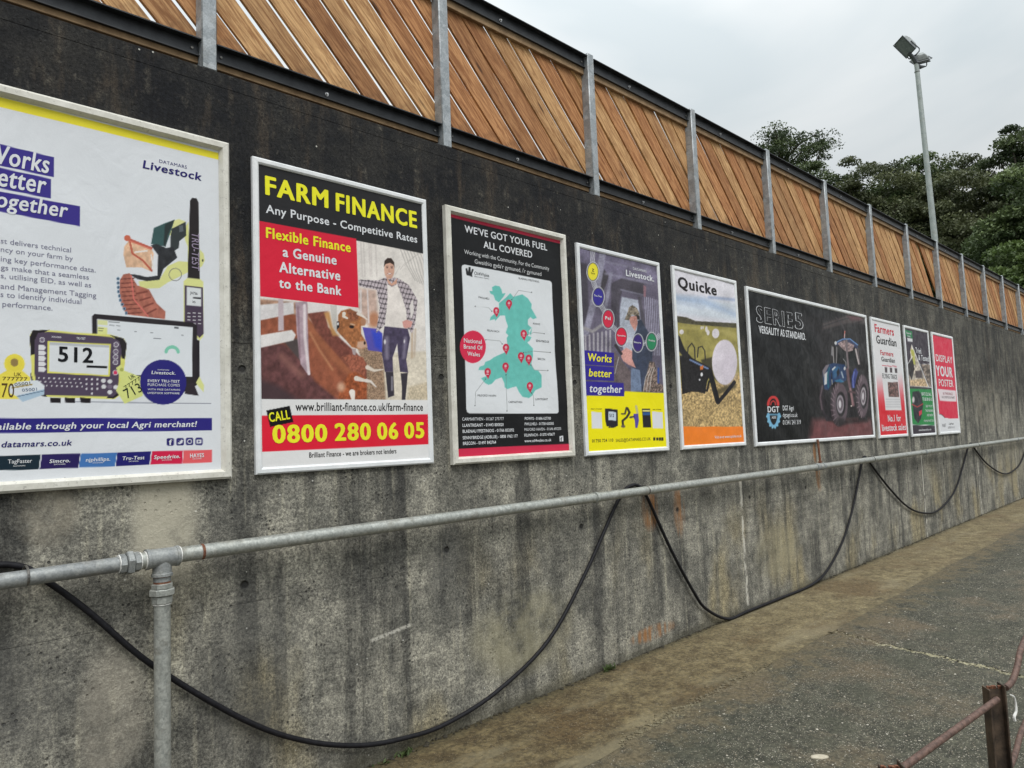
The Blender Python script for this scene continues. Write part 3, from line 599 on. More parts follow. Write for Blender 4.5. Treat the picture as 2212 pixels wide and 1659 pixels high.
        at = me.color_attributes.new('print', 'FLOAT_COLOR', 'POINT'); c = np.ones((len(V), 4)); c[:, :3] = lin(np.clip(s.img, 0, 255))*0.88; at.data.foreach_set('color', c.ravel())
        me.materials.append(M_PRINT); o = bpy.data.objects.new('poster_sheet', me); COL.objects.link(o); o.parent = s.root; s.sheet = o
        mesh_obj('backing_board', [(s.i[0], WY-0.004, s.i[2]), (s.i[1], WY-0.004, s.i[2]), (s.i[1], WY-0.004, s.i[3]), (s.i[0], WY-0.004, s.i[3]), (s.i[0], WY-0.001, s.i[2]), (s.i[1], WY-0.001, s.i[2]), (s.i[1], WY-0.001, s.i[3]), (s.i[0], WY-0.001, s.i[3])],
                 [(0, 1, 2, 3), (7, 6, 5, 4), (0, 4, 5, 1), (1, 5, 6, 2), (2, 6, 7, 3), (3, 7, 4, 0)], M_ALU, s.root)
        return s
    def T(s, txt, x0, y0, x1, y1, h, c, bold=0.0, shear=0.0, rot=0.0, lift=0.0, name='lettering'):
        """baseline ends and capital height, in the current zoom's pixels"""
        off = -SY; ax, az = wp(*s.z(x0, y0), off); bx, bz = wp(*s.z(x1, y1), off); tx_, tz = wp(*s.z(x0, y0-h), off)
        co, fs = text_mesh(txt, bold, shear); ch = text_mesh('H', bold, 0)[0][:, 1].max(); L = math.hypot(bx-ax, bz-az) if rot else bx-ax
        mn, mx_ = co[:, 0].min(), co[:, 0].max(); u = (co[:, 0]-mn)/(mx_-mn)*L; v = co[:, 1]/ch*(tz-az)
        zb = (az+bz)/2 if not rot else az
        if rot: ca, sa = math.cos(rot), math.sin(rot); X_ = ax+u*ca-v*sa; Z_ = zb+u*sa+v*ca
        else: X_ = ax+u; Z_ = zb+v
        Y_ = WY-SY-0.0009-lift-co[:, 2]+wrinkle(X_, Z_, s.seed, s.amp)
        mesh_obj(name, np.stack([X_, Y_, Z_], 1), fs, ink(c), s.sheet); return s
M_PRINT = mat_print(True)
WHT = (228, 231, 235); BLK = (24, 24, 26); NAV = (42, 36, 110)
Q = lambda *a: [(a[i], a[i+1]) for i in range(0, len(a), 2)]
A1 = Zm(0, 180, 3.19); A2 = Zm(0, 680, 3.072); A3 = Zm(200, 440, 2.961)
# ---- 1: ear tag and reader poster
p = Poster(Q(0, 181, 495, 313, 497, 1034, 0, 1066), 0.046, 0.040, M_CREAM, 'white poster with a 512 device and ear tags, cut by the left photo edge', 0.0034, (226, 230, 235), 1, 0.8, x0=0.372)
p.z = A1
p.P(Q(-300, 100, 0, 180, 1710, 620, 1710, 672, 0, 258, -300, 180), (246, 232, 60), 1.5)
for q in (Q(-200, 500, 422, 650, 420, 808, -200, 672), Q(-200, 690, 400, 820, 397, 975, -200, 850), Q(-200, 880, 622, 1033, 622, 1190, -200, 1035)): p.P(q, (62, 52, 140), 1.0)
p.z = A3   # tagging gun
p.P(Q(735, 360, 770, 300, 778, 660, 620, 740, 560, 780, 420, 785, 410, 730, 560, 720, 620, 620, 700, 585, 765, 590, 765, 480, 745, 430), (222, 224, 150), 2)
p.P(Q(852, 500, 880, 530, 888, 580, 870, 620, 850, 635), (222, 224, 150), 1.5).E(873, 580, 6, 9, (60, 60, 50))
p.P(Q(640, 300, 700, 280, 750, 300, 690, 350, 640, 400, 615, 390), (226, 228, 160), 1.5)
p.P(Q(520, 345, 600, 310, 670, 285, 640, 380, 605, 480, 500, 460), (62, 92, 92), 1.5).P(Q(600, 320, 670, 285, 620, 400, 605, 480, 590, 470), (48, 58, 58), 1.5)
p.P(Q(650, 350, 750, 300, 755, 400, 705, 440, 700, 490, 670, 510, 640, 490, 640, 410), (58, 64, 66), 1.5).P(Q(700, 330, 730, 325, 735, 370, 705, 375), (96, 104, 108), 1)
p.P(Q(498, 470, 540, 460, 610, 490, 660, 480, 690, 560, 640, 600, 590, 640, 560, 720, 470, 730, 400, 715, 340, 680, 380, 680, 470, 700, 545, 690, 550, 540), (52, 54, 58), 1.5, tex=0.25)
p.P(Q(500, 520, 545, 540, 545, 690, 430, 690, 430, 670, 515, 665), (232, 234, 238), 1.2)
p.P(Q(305, 480, 345, 430, 500, 490, 520, 530, 500, 660, 430, 630, 320, 630, 300, 540), (226, 178, 140), 1.5, 0.85, 0.2)
p.L(Q(320, 410, 345, 430, 500, 492), 20, (196, 100, 82), 1.2).L(Q(345, 440, 365, 530, 440, 580, 505, 655), 14, (190, 96, 76), 1.2).E(328, 418, 24, 22, (205, 108, 84)).L(Q(345, 440, 500, 500), 8, (220, 130, 110)).L(Q(385, 520, 470, 510), 12, (236, 230, 224)).L(Q(500, 540, 520, 650), 10, (236, 232, 228))
p.P(Q(300, 680, 345, 672, 400, 760, 485, 790, 540, 890, 605, 950, 600, 1005, 480, 990, 320, 970, 285, 900, 270, 800, 275, 720), (178, 110, 94), 1.5, tex=0.2)
for i in range(9):
    y = 715+i*31; x = 282+i*i*0.8; p.L([(x, y), (x+95, y-6)], 9, (112, 62, 56), 1.0, 0.8); p.E(252+abs(3-i)*3+i*4+(i > 5)*(i-5)*7, 712+i*31, 11, 13, (120, 150, 176), 1); p.E(252+abs(3-i)*3+i*4+(i > 5)*(i-5)*7, 712+i*31, 5, 7, (46, 60, 76), 1)
p.L(Q(355, 690, 375, 860, 480, 985), 8, (226, 120, 112), 1)
for i in range(4): p.L([(395+i*26, 820+i*48), (470+i*22, 805+i*42)], 13, (124, 66, 58), 1.2, 0.8)
p.L([(675+45*math.cos(a/3.0), 682+45*math.sin(a/3.0)) for a in range(20)], 5, (120, 120, 118), 0.9)
# stick reader
p.P(Q(735, 730, 765, 705, 850, 710, 878, 735, 878, 1130, 850, 1160, 735, 1030), (224, 226, 150), 2)
p.P(Q(780, 150, 795, 128, 828, 130, 842, 160, 852, 715, 764, 705), (44, 40, 42), 1.3)
p.P(Q(742, 760, 875, 775, 880, 1110, 850, 1140, 742, 1020), (78, 66, 84), 1.3).P(Q(758, 772, 862, 784, 862, 912, 758, 902), (222, 226, 228), 1).P(Q(803, 843, 860, 848, 860, 860, 803, 855), (30, 30, 34), 0.8)
for j in range(4):
    for i in range(3): p.L([(765+i*38, 960+j*25), (782+i*38, 962+j*25)], 6, (214, 212, 218), 0.8)
# laptop
p.P(Q(850, 1160, 850, 1430, 830, 1470, 830, 1150), (40, 36, 42), 1)
p.P(Q(72, 985, 92, 965, 800, 1028, 832, 1050, 832, 1480, 740, 1530, 74, 1500), (46, 42, 46), 1.3).P(Q(110, 1004, 800, 1064, 797, 1420, 110, 1400), (226, 231, 236), 1)
p.P(Q(112, 1010, 185, 1016, 185, 1050, 112, 1044), (222, 226, 170)).P(Q(112, 1058, 182, 1064, 182, 1115, 112, 1110), (226, 230, 150))
for q in ((195, 1022, 270, 1030), (200, 1048, 235, 1052), (248, 1052, 275, 1055), (255, 1082, 275, 1084), (380, 1092, 395, 1094), (498, 1102, 512, 1104), (520, 1142, 570, 1146), (720, 1120, 735, 1122), (120, 1070, 155, 1074), (120, 1086, 150, 1090)): p.L(Q(*q), 5, (80, 84, 90), 0.9, 0.8)
p.P(Q(668, 1060, 698, 1063, 698, 1073, 668, 1070), (40, 44, 50)).L([(652+44*math.cos(a), 1245-40*math.sin(a)) for a in np.linspace(0.1, 3.04, 12)], 24, (132, 206, 180), 1)
p.z = A2
p.P(Q(1400, 790, 1450, 780, 1490, 880, 1385, 865), (52, 46, 52)).L(Q(560, 925, 1580, 938), 6, (120, 124, 140), 1)
p.P(Q(1470, 780, 1495, 735, 1530, 800, 1528, 855, 1480, 800), (222, 226, 150))
# handheld indicator
p.P(Q(222, 430, 245, 390, 360, 385, 560, 405, 830, 420, 930, 450, 950, 490, 935, 640, 905, 870, 860, 905, 340, 888, 240, 800, 230, 560), (224, 222, 120), 1.5)
p.P(Q(222, 440, 245, 388, 370, 385, 300, 420, 255, 570, 232, 575), (40, 36, 40)).P(Q(820, 422, 925, 448, 952, 490, 936, 605, 915, 600, 900, 500, 860, 445), (40, 36, 40)).P(Q(228, 700, 255, 790, 355, 888, 300, 880, 232, 760), (40, 36, 40)).P(Q(880, 800, 900, 870, 850, 902, 800, 895), (40, 36, 40))
p.P(Q(262, 460, 285, 408, 360, 400, 840, 440, 895, 470, 912, 540, 880, 860, 850, 885, 340, 876, 270, 800, 258, 700), (84, 72, 92), 1.2)
p.P(Q(357, 468, 830, 492, 822, 735, 357, 708), (226, 222, 110), 1).P(Q(370, 478, 820, 500, 812, 724, 370, 698), (226, 230, 234), 1).P(Q(372, 478, 820, 500, 819, 520, 372, 498), (190, 194, 200))
p.P(Q(651, 650, 802, 656, 802, 674, 651, 668), (22, 22, 26))
for i in range(5): p.P([(290, 498+i*41), (330, 500+i*41), (347, 518+i*41), (330, 536+i*41), (290, 534+i*41)], (228, 228, 232))
for x, y, c in ((870, 496, (120, 108, 128)), (868, 548, (120, 108, 128)), (867, 588, (120, 108, 128)), (866, 628, (120, 108, 128)), (865, 706, (214, 60, 100)), (316, 460, (120, 108, 128))): p.E(x, y, 20, 20, (214, 212, 218)); p.E(x, y, 15, 15, c)
for j in range(3):
    for i in range(9): p.E(292+i*38+j*10, 745+j*28+i*1.3, 6, 6, (216, 214, 220), 1)
for j in range(4):
    for i in range(3):
        if j < 3 or i == 1: p.E(650+i*40, 755+j*36, 7, 8, (222, 220, 226), 1)
for x, y in ((824, 772), (824, 852), (778, 811), (868, 815), (776, 766)): p.E(x, y, 18, 16, (222, 222, 226))
p.E(824, 811, 20, 16, (120, 108, 128))
for x in (415, 525, 640): p.P(Q(x-40, 892, x+40, 898, x+38, 935, x-36, 930), (36, 32, 36))
# ear tags
p.E(108, 640, 78, 74, (238, 222, 84), 1.3).P(Q(50, 690, 165, 690, 225, 740, 240, 900, -20, 905, -40, 740), (240, 224, 88), 1.4).E(108, 630, 30, 30, (110, 84, 84)).E(108, 640, 58, 54, (226, 208, 70), 1, 0.35)
p.P(Q(870, 670, 905, 645, 930, 690, 1060, 740, 1070, 880, 935, 940, 870, 840, 905, 760), (220, 226, 140), 1.4).E(912, 684, 14, 14, (170, 176, 90))
p.P(Q(60, 815, 130, 775, 280, 762, 335, 805, 330, 870, 170, 925, 120, 880, 70, 860), (224, 230, 236), 1.3).P(Q(120, 880, 330, 830, 332, 870, 170, 925), (176, 200, 220), 1.5).L(Q(90, 820, 240, 795), 10, (170, 150, 90), 1).L(Q(130, 885, 330, 842), 5, (70, 90, 120), 1)
p.E(1223, 777, 174, 169, (44, 40, 122), 1.1)
p.P(Q(-260, 1047, 1590, 1047, 1590, 1140, -260, 1163), (48, 42, 128), 1)
for q, c in ((Q(-260, 1334, 305, 1322, 290, 1432, -260, 1446), (26, 44, 56)), (Q(315, 1320, 602, 1312, 588, 1420, 298, 1430), (44, 34, 92)), (Q(608, 1312, 876, 1305, 862, 1408, 592, 1418), (70, 120, 186)), (Q(880, 1304, 1132, 1297, 1120, 1397, 868, 1407), (36, 34, 112)), (Q(1140, 1296, 1372, 1290, 1366, 1388, 1128, 1396), (212, 34, 76)), (Q(1378, 1289, 1590, 1283, 1590, 1378, 1370, 1387), (232, 98, 104))): p.P(q, c, 1)
for x, y in ((1278, 1225), (1352, 1225), (1423, 1222), (1493, 1222)): p.P(Q(x-28, y-20, x-20, y-28, x+20, y-28, x+28, y-20, x+28, y+20, x+20, y+28, x-20, y+28, x-28, y+20), NAV, 1)
p.E(1423, 1222, 18, 18, WHT, 1).E(1423, 1222, 12, 12, NAV, 1).P(Q(1475, 1208, 1511, 1208, 1511, 1237, 1475, 1237), WHT).P(Q(1487, 1213, 1502, 1222, 1487, 1231), NAV, 1).P(Q(1333, 1232, 1352, 1228, 1340, 1212, 1353, 1220, 1360, 1208, 1374, 1214, 1366, 1235, 1345, 1243), WHT, 1)
p.L(Q(480, 1498, 560, 1500), 6, (60, 60, 60), 0.8).L(Q(1410, 1450, 1600, 1446), 6, (70, 70, 66), 0.8)
p.finish(); p.z = A1
p.T('Works', -110, 690, 385, 768, 150, WHT, 0.03, 0.18).T('better', -120, 860, 362, 930, 150, WHT, 0.03, 0.18).T('together', -100, 1030, 530, 1115, 125, WHT, 0.03, 0.18)
p.T('DATAMARS', 1240, 693, 1455, 740, 26, NAV, 0.02).T('Livestock', 1110, 735, 1570, 832, 62, NAV, 0.035, 0.12)
G_ = (126, 126, 150)
for t_, y0, x1, y1 in (('st delivers technical', 1320, 553, 1392), ('ncy on your farm by', 1392, 568, 1452), ('ing key performance data.', 1458, 745, 1550), ('gs make that a seamless', 1524, 692, 1606), ('s, utilising EID, as well as', 1588, 710, 1668)): p.T(t_, 5, y0, x1, y1, 40, G_)
p.z = A2; p.T('and Management Tagging', 3, 72, 722, 148, 40, G_).T('s to identify individual', 3, 133, 610, 196, 40, G_).T('performance.', 18, 212, 393, 238, 40, G_)
p.T('512', 435, 617, 698, 634, 112, (24, 26, 30), 0.035).T('Available through your local Agri merchant!', -150, 1128, 1478, 1118, 50, WHT, 0.03, 0.18).T('datamars.co.uk', 10, 1264, 540, 1252, 44, NAV, 0.025, 0.18)
p.T('TagFaster', 58, 1386, 240, 1382, 30, WHT).T('Simcro.', 370, 1383, 526, 1378, 27, WHT, 0.03, 0.15).T('njphillips.', 643, 1372, 826, 1367, 27, WHT, 0.01, 0.1).T('Tru-Test', 918, 1360, 1083, 1357, 27, WHT, 0.03, 0.15).T('Speedrite.', 1153, 1352, 1350, 1347, 27, WHT, 0.03, 0.15).T('HAYES', 1425, 1342, 1530, 1340, 30, WHT, 0.04)
for a, b in ((100, 190), (405, 490), (695, 772), (965, 1038), (1215, 1288), (1445, 1512)): p.T('DATAMARS', a, 1410-(a-100)*0.04, b, 1409-(a-100)*0.04, 9, WHT)
p.T('DATAMARS', 1182, 690, 1268, 690, 9, WHT).T('Livestock.', 1135, 718, 1315, 720, 25, WHT, 0.025, 0.12).T('EVERY TRU-TEST', 1107, 778, 1347, 780, 20, WHT, 0.02).T('PURCHASE COMES', 1107, 806, 1347, 810, 20, WHT, 0.02).T('WITH FREE DATAMARS', 1107, 838, 1350, 842, 14, WHT, 0.02).T('LIVESTOCK SOFTWARE', 1107, 865, 1345, 868, 14, WHT, 0.02)
p.T('f', 1266, 1248, 1292, 1248, 40, WHT, 0.03).T('UK', 105, 733, 160, 733, 28, (90, 70, 40)).T('777777', 18, 765, 205, 765, 26, (90, 70, 40)).T('370', -40, 890, 105, 890, 105, (90, 70, 40)).T('05001', 110, 805, 225, 785, 22, (90, 90, 70), 0, 0, 0.12).T('05001', 165, 848, 275, 828, 22, (90, 110, 140), 0, 0, 0.1)
p.T('UK', 978, 760, 1015, 735, 30, (50, 60, 40), 0, 0, 0.55).T('77777', 940, 830, 1050, 745, 24, (50, 60, 40), 0, 0, 0.62).T('713', 955, 900, 1050, 815, 70, (40, 50, 40), 0, 0, 0.5)
p.T('TRU-TEST', 573, 455, 640, 462, 17, WHT, 0.02, 0.1).T('XR5000', 385, 443, 458, 448, 13, (220, 216, 226), 0.01).T('JH756', 1425, 118, 1480, 122, 20, (50, 50, 56)).T('35', 1442, 183, 1465, 184, 16, (50, 50, 56))
p.z = A3; p.T('TRU-TEST', 795, 380, 795, 660, 30, (150, 140, 160), 0.0, 0.15) if False else None
ax_, az_ = wp(*A3(795, 380), -SY); bx_, bz_ = wp(*A3(800, 650), -SY)
co, fs = text_mesh('TRU-TEST', 0.02, 0.1); u = (co[:, 0]-co[:, 0].min())/np.ptp(co[:, 0])*(az_-bz_); v = co[:, 1]/co[:, 1].max()*0.034
mesh_obj('lettering', np.stack([ax_+v-0.001, np.full(len(u), WY-SY-0.002), az_-u], 1), fs, ink((150, 138, 160)), p.sheet)
# ---- 2: farm finance
B3 = Zm(600, 360, 4.148); B4 = Zm(600, 740, 3.77); B5 = Zm(600, 560, 3.771)
p = Poster(Q(545, 335, 920, 433, 938, 1000, 553, 1027), 0.033, 0.026, M_ALU, 'farm finance poster with a man in checked shirt beside brown cattle', 0.0036, (236, 230, 226), 2, 1.0)
p.z = B5
p.P(Q(1000, 60, 1680, 200, 1690, 1600, 1000, 1600), (232, 226, 220), 3, tex=0.05)
for i in range(9): p.L([(1400+i*34, 130+i*14), (1430+i*36, 200+i*20), (1480+i*32, 330+i*20), (1560+i*22, 470+i*12)], 7, (176, 172, 168), 2, 0.8)
for i in range(7): p.L([(1380+i*40, 410-i*38), (1420+i*45, 340-i*30)], 6, (190, 184, 180), 2, 0.7)
for x in (1060, 1085, 1135, 1150, 1195): p.L([(x, 110), (x+12, 430)], 10, (206, 198, 194), 3, 0.8)
p.P(Q(1040, 540, 1200, 560, 1230, 900, 1130, 900, 1040, 720), (206, 176, 162), 8, 0.9, 0.25).E(1180, 830, 45, 70, (196, 140, 108), 8).L(Q(1060, 560, 1062, 760), 12, (232, 226, 226), 3).L(Q(1120, 560, 1135, 860), 12, (228, 220, 220), 3)
p.P(Q(1020, 1070, 1270, 1110, 1300, 1570, 1110, 1570, 1100, 1300), (158, 132, 110), 4, tex=0.4, ts=2).P(Q(1260, 1140, 1690, 1120, 1690, 1580, 1290, 1580), (226, 216, 198), 6, tex=0.12, ts=5).P(Q(1500, 1450, 1690, 1400, 1690, 1570, 1480, 1570), (196, 180, 152), 8, 0.7, 0.3, 3)
p.P(Q(1075, 900, 1215, 915, 1258, 960, 1258, 1130, 1125, 1112), (92, 86, 176), 2).P(Q(1160, 930, 1250, 960, 1255, 1125, 1190, 1080), (60, 78, 200), 8)
p.L(Q(1530, 930, 1530, 1180), 16, (200, 176, 150), 5).L(Q(1560, 920, 1552, 1170), 12, (200, 180, 160), 5)
p.P(Q(130, 640, 760, 700, 760, 820, 130, 820), (178, 140, 118), 5, tex=0.3, ts=8)
p.P(Q(120, 790, 400, 780, 560, 800, 700, 960, 900, 1150, 1050, 1300, 1115, 1380, 1110, 1580, 120, 1580), (150, 88, 66), 4, tex=0.18, ts=9)
p.P(Q(565, 765, 720, 735, 760, 900, 900, 1030, 1000, 1120, 1110, 1230, 1112, 1380, 980, 1330, 860, 1180, 640, 930), (126, 74, 64), 4, tex=0.22, ts=5)
p.P(Q(340, 1020, 500, 1000, 540, 1280, 420, 1130), (84, 74, 74), 8)
p.P(Q(120, 1070, 350, 1050, 420, 1120, 520, 1230, 640, 1400, 860, 1580, 120, 1580), (104, 68, 68), 8, tex=0.3, ts=10)
p.P(Q(120, 1380, 300, 1440, 520, 1590, 120, 1590), (78, 60, 64), 14)
p.L(Q(330, 1170, 420, 1260, 520, 1340), 60, (150, 104, 96), 14, 0.7)
p.L(Q(575, 850, 660, 1000, 800, 1180, 960, 1320), 44, (188, 122, 84), 16, 0.55).L(Q(600, 1020, 700, 1180, 840, 1380, 920, 1500), 50, (172, 102, 74), 18, 0.55).L(Q(720, 1060, 860, 1200, 1000, 1330), 34, (180, 110, 78), 14, 0.5)
p.L(Q(590, 950, 680, 1110, 800, 1290), 16, (208, 150, 110), 6, 0.8)
p.P(Q(880, 1170, 980, 1150, 1080, 1180, 1112, 1260, 1090, 1370, 1000, 1330), (160, 96, 76), 4, tex=0.3, ts=3)
p.P(Q(950, 1330, 1010, 1310, 1110, 1370, 1118, 1580, 850, 1580, 870, 1460), (160, 88, 56), 5, tex=0.35, ts=5).E(880, 1450, 34, 40, (212, 168, 140), 10)
p.P(Q(720, 770, 770, 760, 800, 900, 840, 960, 860, 980, 800, 980), (200, 150, 96), 6)
p.P(Q(850, 790, 880, 750, 960, 728, 1040, 775, 1100, 830, 1100, 880, 1062, 890, 1062, 960, 1108, 1035, 1118, 1075, 1090, 1098, 1040, 1102, 975, 1085, 920, 1020, 870, 970, 835, 930, 850, 870), (172, 112, 72), 2.5, tex=0.3, ts=5)
p.P(Q(930, 740, 1030, 760, 1040, 830, 960, 850), (136, 84, 62), 5, 0.9, 0.5, 3).P(Q(1030, 1035, 1105, 1025, 1118, 1080, 1060, 1102, 1020, 1085), (204, 168, 146), 4).E(975, 897, 22, 15, (44, 34, 34), 1.5).E(1094, 1046, 10, 15, (50, 38, 38), 1.5).L(Q(965, 870, 1000, 880), 10, (214, 186, 160), 3)
p.L(Q(905, 775, 900, 800, 935, 818), 34, (236, 228, 216), 1.5, w2=16).L(Q(1035, 775, 1080, 800, 1118, 830), 28, (232, 222, 212), 1.5, w2=10).E(1082, 850, 26, 34, (178, 130, 100), 3).P(Q(828, 850, 860, 845, 862, 900, 835, 925), (40, 38, 42), 1).E(848, 870, 9, 14, (228, 228, 228), 1)
p.L(Q(1120, 1270, 1180, 1300, 1262, 1290), 40, (232, 220, 206), 2, w2=8).L(Q(1020, 1372, 1110, 1395), 46, (234, 224, 214), 1.6, w2=22).L(Q(1112, 1392, 1150, 1400, 1200, 1450), 34, (232, 222, 214), 1.6, w2=10).L(Q(980, 1500, 990, 1570), 56, (236, 228, 220), 1.8, w2=30)
p.P(Q(130, 695, 440, 668, 445, 775, 130, 838), (226, 222, 222), 3, tex=0.06).P(Q(565, 662, 775, 690, 775, 748, 570, 775), (224, 218, 216), 3).P(Q(130, 975, 425, 925, 462, 970, 440, 1022, 130, 1092), (228, 224, 222), 3)
p.P(Q(298, 640, 345, 640, 352, 930, 300, 935), (200, 184, 190), 3).P(Q(775, 695, 838, 698, 838, 965, 800, 880), (206, 202, 196), 2).P(Q(975, 1095, 1015, 1100, 1010, 1160, 985, 1150), (176, 160, 160), 2)
p.P(Q(455, 675, 565, 655, 572, 900, 590, 1340, 560, 1320, 505, 1240, 470, 950), (184, 162, 172), 2.5, tex=0.12).L(Q(540, 700, 545, 980, 582, 1330), 26, (228, 216, 220), 3).L(Q(480, 720, 500, 1180), 16, (150, 122, 134), 5)
# man in a checked shirt (printed)
def plaid(poly):
    p.P(poly, (208, 196, 202), 1.2); pts = [p.z(*q) for q in poly]; sel = p.bb(pts, 1); x, y = p.px[sel], p.py[sel]; ins = np.zeros(len(sel), bool)
    for i in range(len(pts)):
        (x1, y1), (x2, y2) = pts[i], pts[(i+1) % len(pts)]
        if y1 != y2: ins ^= ((y1 > y) != (y2 > y)) & (x < (x2-x1)*(y-y1)/(y2-y1)+x1)
    u = (x+0.35*y)/8.5; v = (y-0.2*x)/12.0; a = (np.mod(u, 1) < 0.36)*0.30+(np.mod(v, 1) < 0.36)*0.30+(np.abs(np.mod(u, 1)-0.66) < 0.05)*0.2
    k = (1-a*ins)[:, None]; p.img[sel] *= k*np.array([1, 0.97, 1.0])**(1-k)
plaid(Q(1040, 462, 1210, 470, 1300, 470, 1230, 560, 1100, 535, 1040, 520))
plaid(Q(1205, 475, 1300, 438, 1400, 448, 1500, 510, 1582, 650, 1560, 860, 1530, 960, 1480, 900, 1470, 720, 1300, 700, 1280, 880, 1200, 955, 1235, 720, 1205, 560))
p.P(Q(1508, 700, 1540, 640, 1548, 760, 1520, 830), (228, 222, 218), 2)
p.P(Q(1300, 500, 1345, 530, 1395, 505, 1440, 620, 1478, 760, 1482, 908, 1395, 900, 1288, 880, 1300, 720, 1305, 600), (236, 228, 222), 1.5, tex=0.05)
p.P(Q(1295, 440, 1345, 500, 1395, 450, 1390, 500, 1345, 520, 1310, 495), (212, 164, 142), 1.5)
p.E(1322, 372, 47, 84, (216, 172, 152), 1.4).P(Q(1272, 345, 1278, 290, 1305, 264, 1340, 264, 1366, 300, 1372, 355, 1360, 325, 1330, 308, 1290, 318), (62, 50, 46), 1.5)
p.E(1303, 352, 9, 4, (60, 44, 42), 1).E(1345, 354, 9, 4, (60, 44, 42), 1).L(Q(1294, 340, 1312, 338), 5, (80, 58, 50), 1).L(Q(1336, 340, 1354, 342), 5, (80, 58, 50), 1).L(Q(1322, 360, 1318, 385, 1328, 388), 4, (180, 130, 112), 1).E(1324, 410, 20, 7, (240, 232, 228), 1).L(Q(1303, 404, 1324, 418, 1346, 406), 4, (160, 96, 88), 1).E(1324, 440, 24, 10, (190, 146, 126), 3, 0.5)
p.P(Q(1278, 892, 1490, 914, 1512, 1000, 1478, 1200, 1496, 1320, 1420, 1312, 1402, 1140, 1396, 1050, 1352, 1180, 1356, 1312, 1280, 1312, 1254, 1150, 1262, 1000), (78, 70, 94), 1.6, tex=0.25, ts=6).L(Q(1300, 1000, 1300, 1180), 34, (148, 140, 160), 8, 0.8).L(Q(1470, 1000, 1455, 1180), 26, (150, 142, 164), 8, 0.8).E(1282, 1035, 10, 22, (224, 220, 224), 2).E(1460, 1030, 6, 16, (224, 220, 224), 2)
p.P(Q(1440, 850, 1480, 832, 1535, 850, 1520, 900, 1470, 912, 1450, 900), (218, 160, 152), 1.4)
p.P(Q(1285, 1312, 1358, 1312, 1362, 1440, 1366, 1530, 1310, 1550, 1298, 1440), (62, 58, 68), 1.6).P(Q(1425, 1325, 1492, 1322, 1480, 1450, 1468, 1570, 1436, 1570, 1436, 1450), (60, 56, 64), 1.6).L(Q(1345, 1360, 1345, 1480), 12, (170, 166, 176), 4)
p.grain(0.10); p.z = B4; p.P(Q(60, 882, 1780, 893, 1780, 1700, 60, 1700), (232, 232, 232), 1.0).P(Q(60, 1037, 1780, 1022, 1780, 1296, 60, 1372), (228, 36, 60), 1.0)
p.z = B3; p.P(Q(60, 60, 1900, 400, 1900, 1096, 60, 730), (42, 42, 44), 1.0).P(Q(60, 728, 1120, 925, 1145, 1622, 60, 1500), (222, 38, 64), 1.0)
p.z = B4; p.P(Q(190, 988, 405, 945, 440, 1095, 225, 1140), (22, 22, 24), 1.0)
p.finish(); YEL = (244, 240, 50)
p.z = B3; p.T('FARM', 196, 470, 838, 612, 188, YEL, 0.055).T('FINANCE', 912, 632, 1735, 820, 178, YEL, 0.055).T('Any Purpose - Competitive Rates', 203, 652, 1735, 972, 84, WHT, 0.022)
p.T('Flexible Finance', 205, 915, 1062, 1058, 105, YEL, 0.045).T('a Genuine', 375, 1105, 920, 1185, 100, WHT, 0.045).T('Alternative', 338, 1265, 958, 1342, 105, WHT, 0.045).T('to the Bank', 335, 1420, 970, 1495, 100, WHT, 0.045)
p.z = B4; p.T('www.brilliant-finance.co.uk/farm-finance', 458, 990, 1630, 990, 78, (28, 26, 28), 0.022).T('CALL', 218, 1095, 408, 1055, 85, YEL, 0.04, 0, 0.14, 0.001)
p.T('0800', 245, 1285, 752, 1272, 165, YEL, 0.055).T('280', 818, 1262, 1152, 1256, 158, YEL, 0.055).T('06', 1208, 1252, 1405, 1248, 152, YEL, 0.055).T('05', 1460, 1242, 1645, 1238, 145, YEL, 0.055).T('Brilliant Finance - we are brokers not lenders', 583, 1422, 1385, 1382, 48, (30, 28, 30), 0.012)
# ---- 3: fuel map
C1 = Zm(1070, 490, 5.029); C2 = Zm(1070, 800, 4.74)
p = Poster(Q(960, 443, 1219, 508, 1240, 987, 976, 1004), 0.046, 0.042, M_CREAM, 'black poster with a turquoise map of Wales on a white panel', 0.0044, (30, 31, 33), 3, 1.3)
p.z = C1; p.P(Q(60, 130, 1600, 500, 1600, 552, 60, 178), (206, 44, 76), 1)
p.P(Q(288, 810, 300, 790, 330, 784, 1370, 985, 1392, 1005, 1395, 1040, 1430, 1780, 322, 1780), (228, 232, 236), 1)
TQ = (112, 200, 190)
p.z = C2; p.P(Q(300, 40, 1335, 40, 1395, 970, 1385, 988, 1360, 992, 360, 992, 335, 975, 325, 940), (228, 232, 236), 1)
p.z = C1
p.P(Q(660, 1060, 700, 1040, 750, 1050, 775, 1090, 785, 1140, 825, 1135, 800, 1180, 745, 1250, 700, 1220, 680, 1160, 640, 1140, 630, 1105, 665, 1110), TQ, 1.2)
up = [C1(*q) for q in Q(745, 1260, 830, 1190, 880, 1135, 920, 1180, 1030, 1150, 1100, 1200, 1145, 1270, 1140, 1320, 1180, 1390, 1208, 1440, 1160, 1455, 1130, 1430, 1100, 1460, 1100, 1520, 1145, 1560, 1110, 1600, 1140, 1660)]
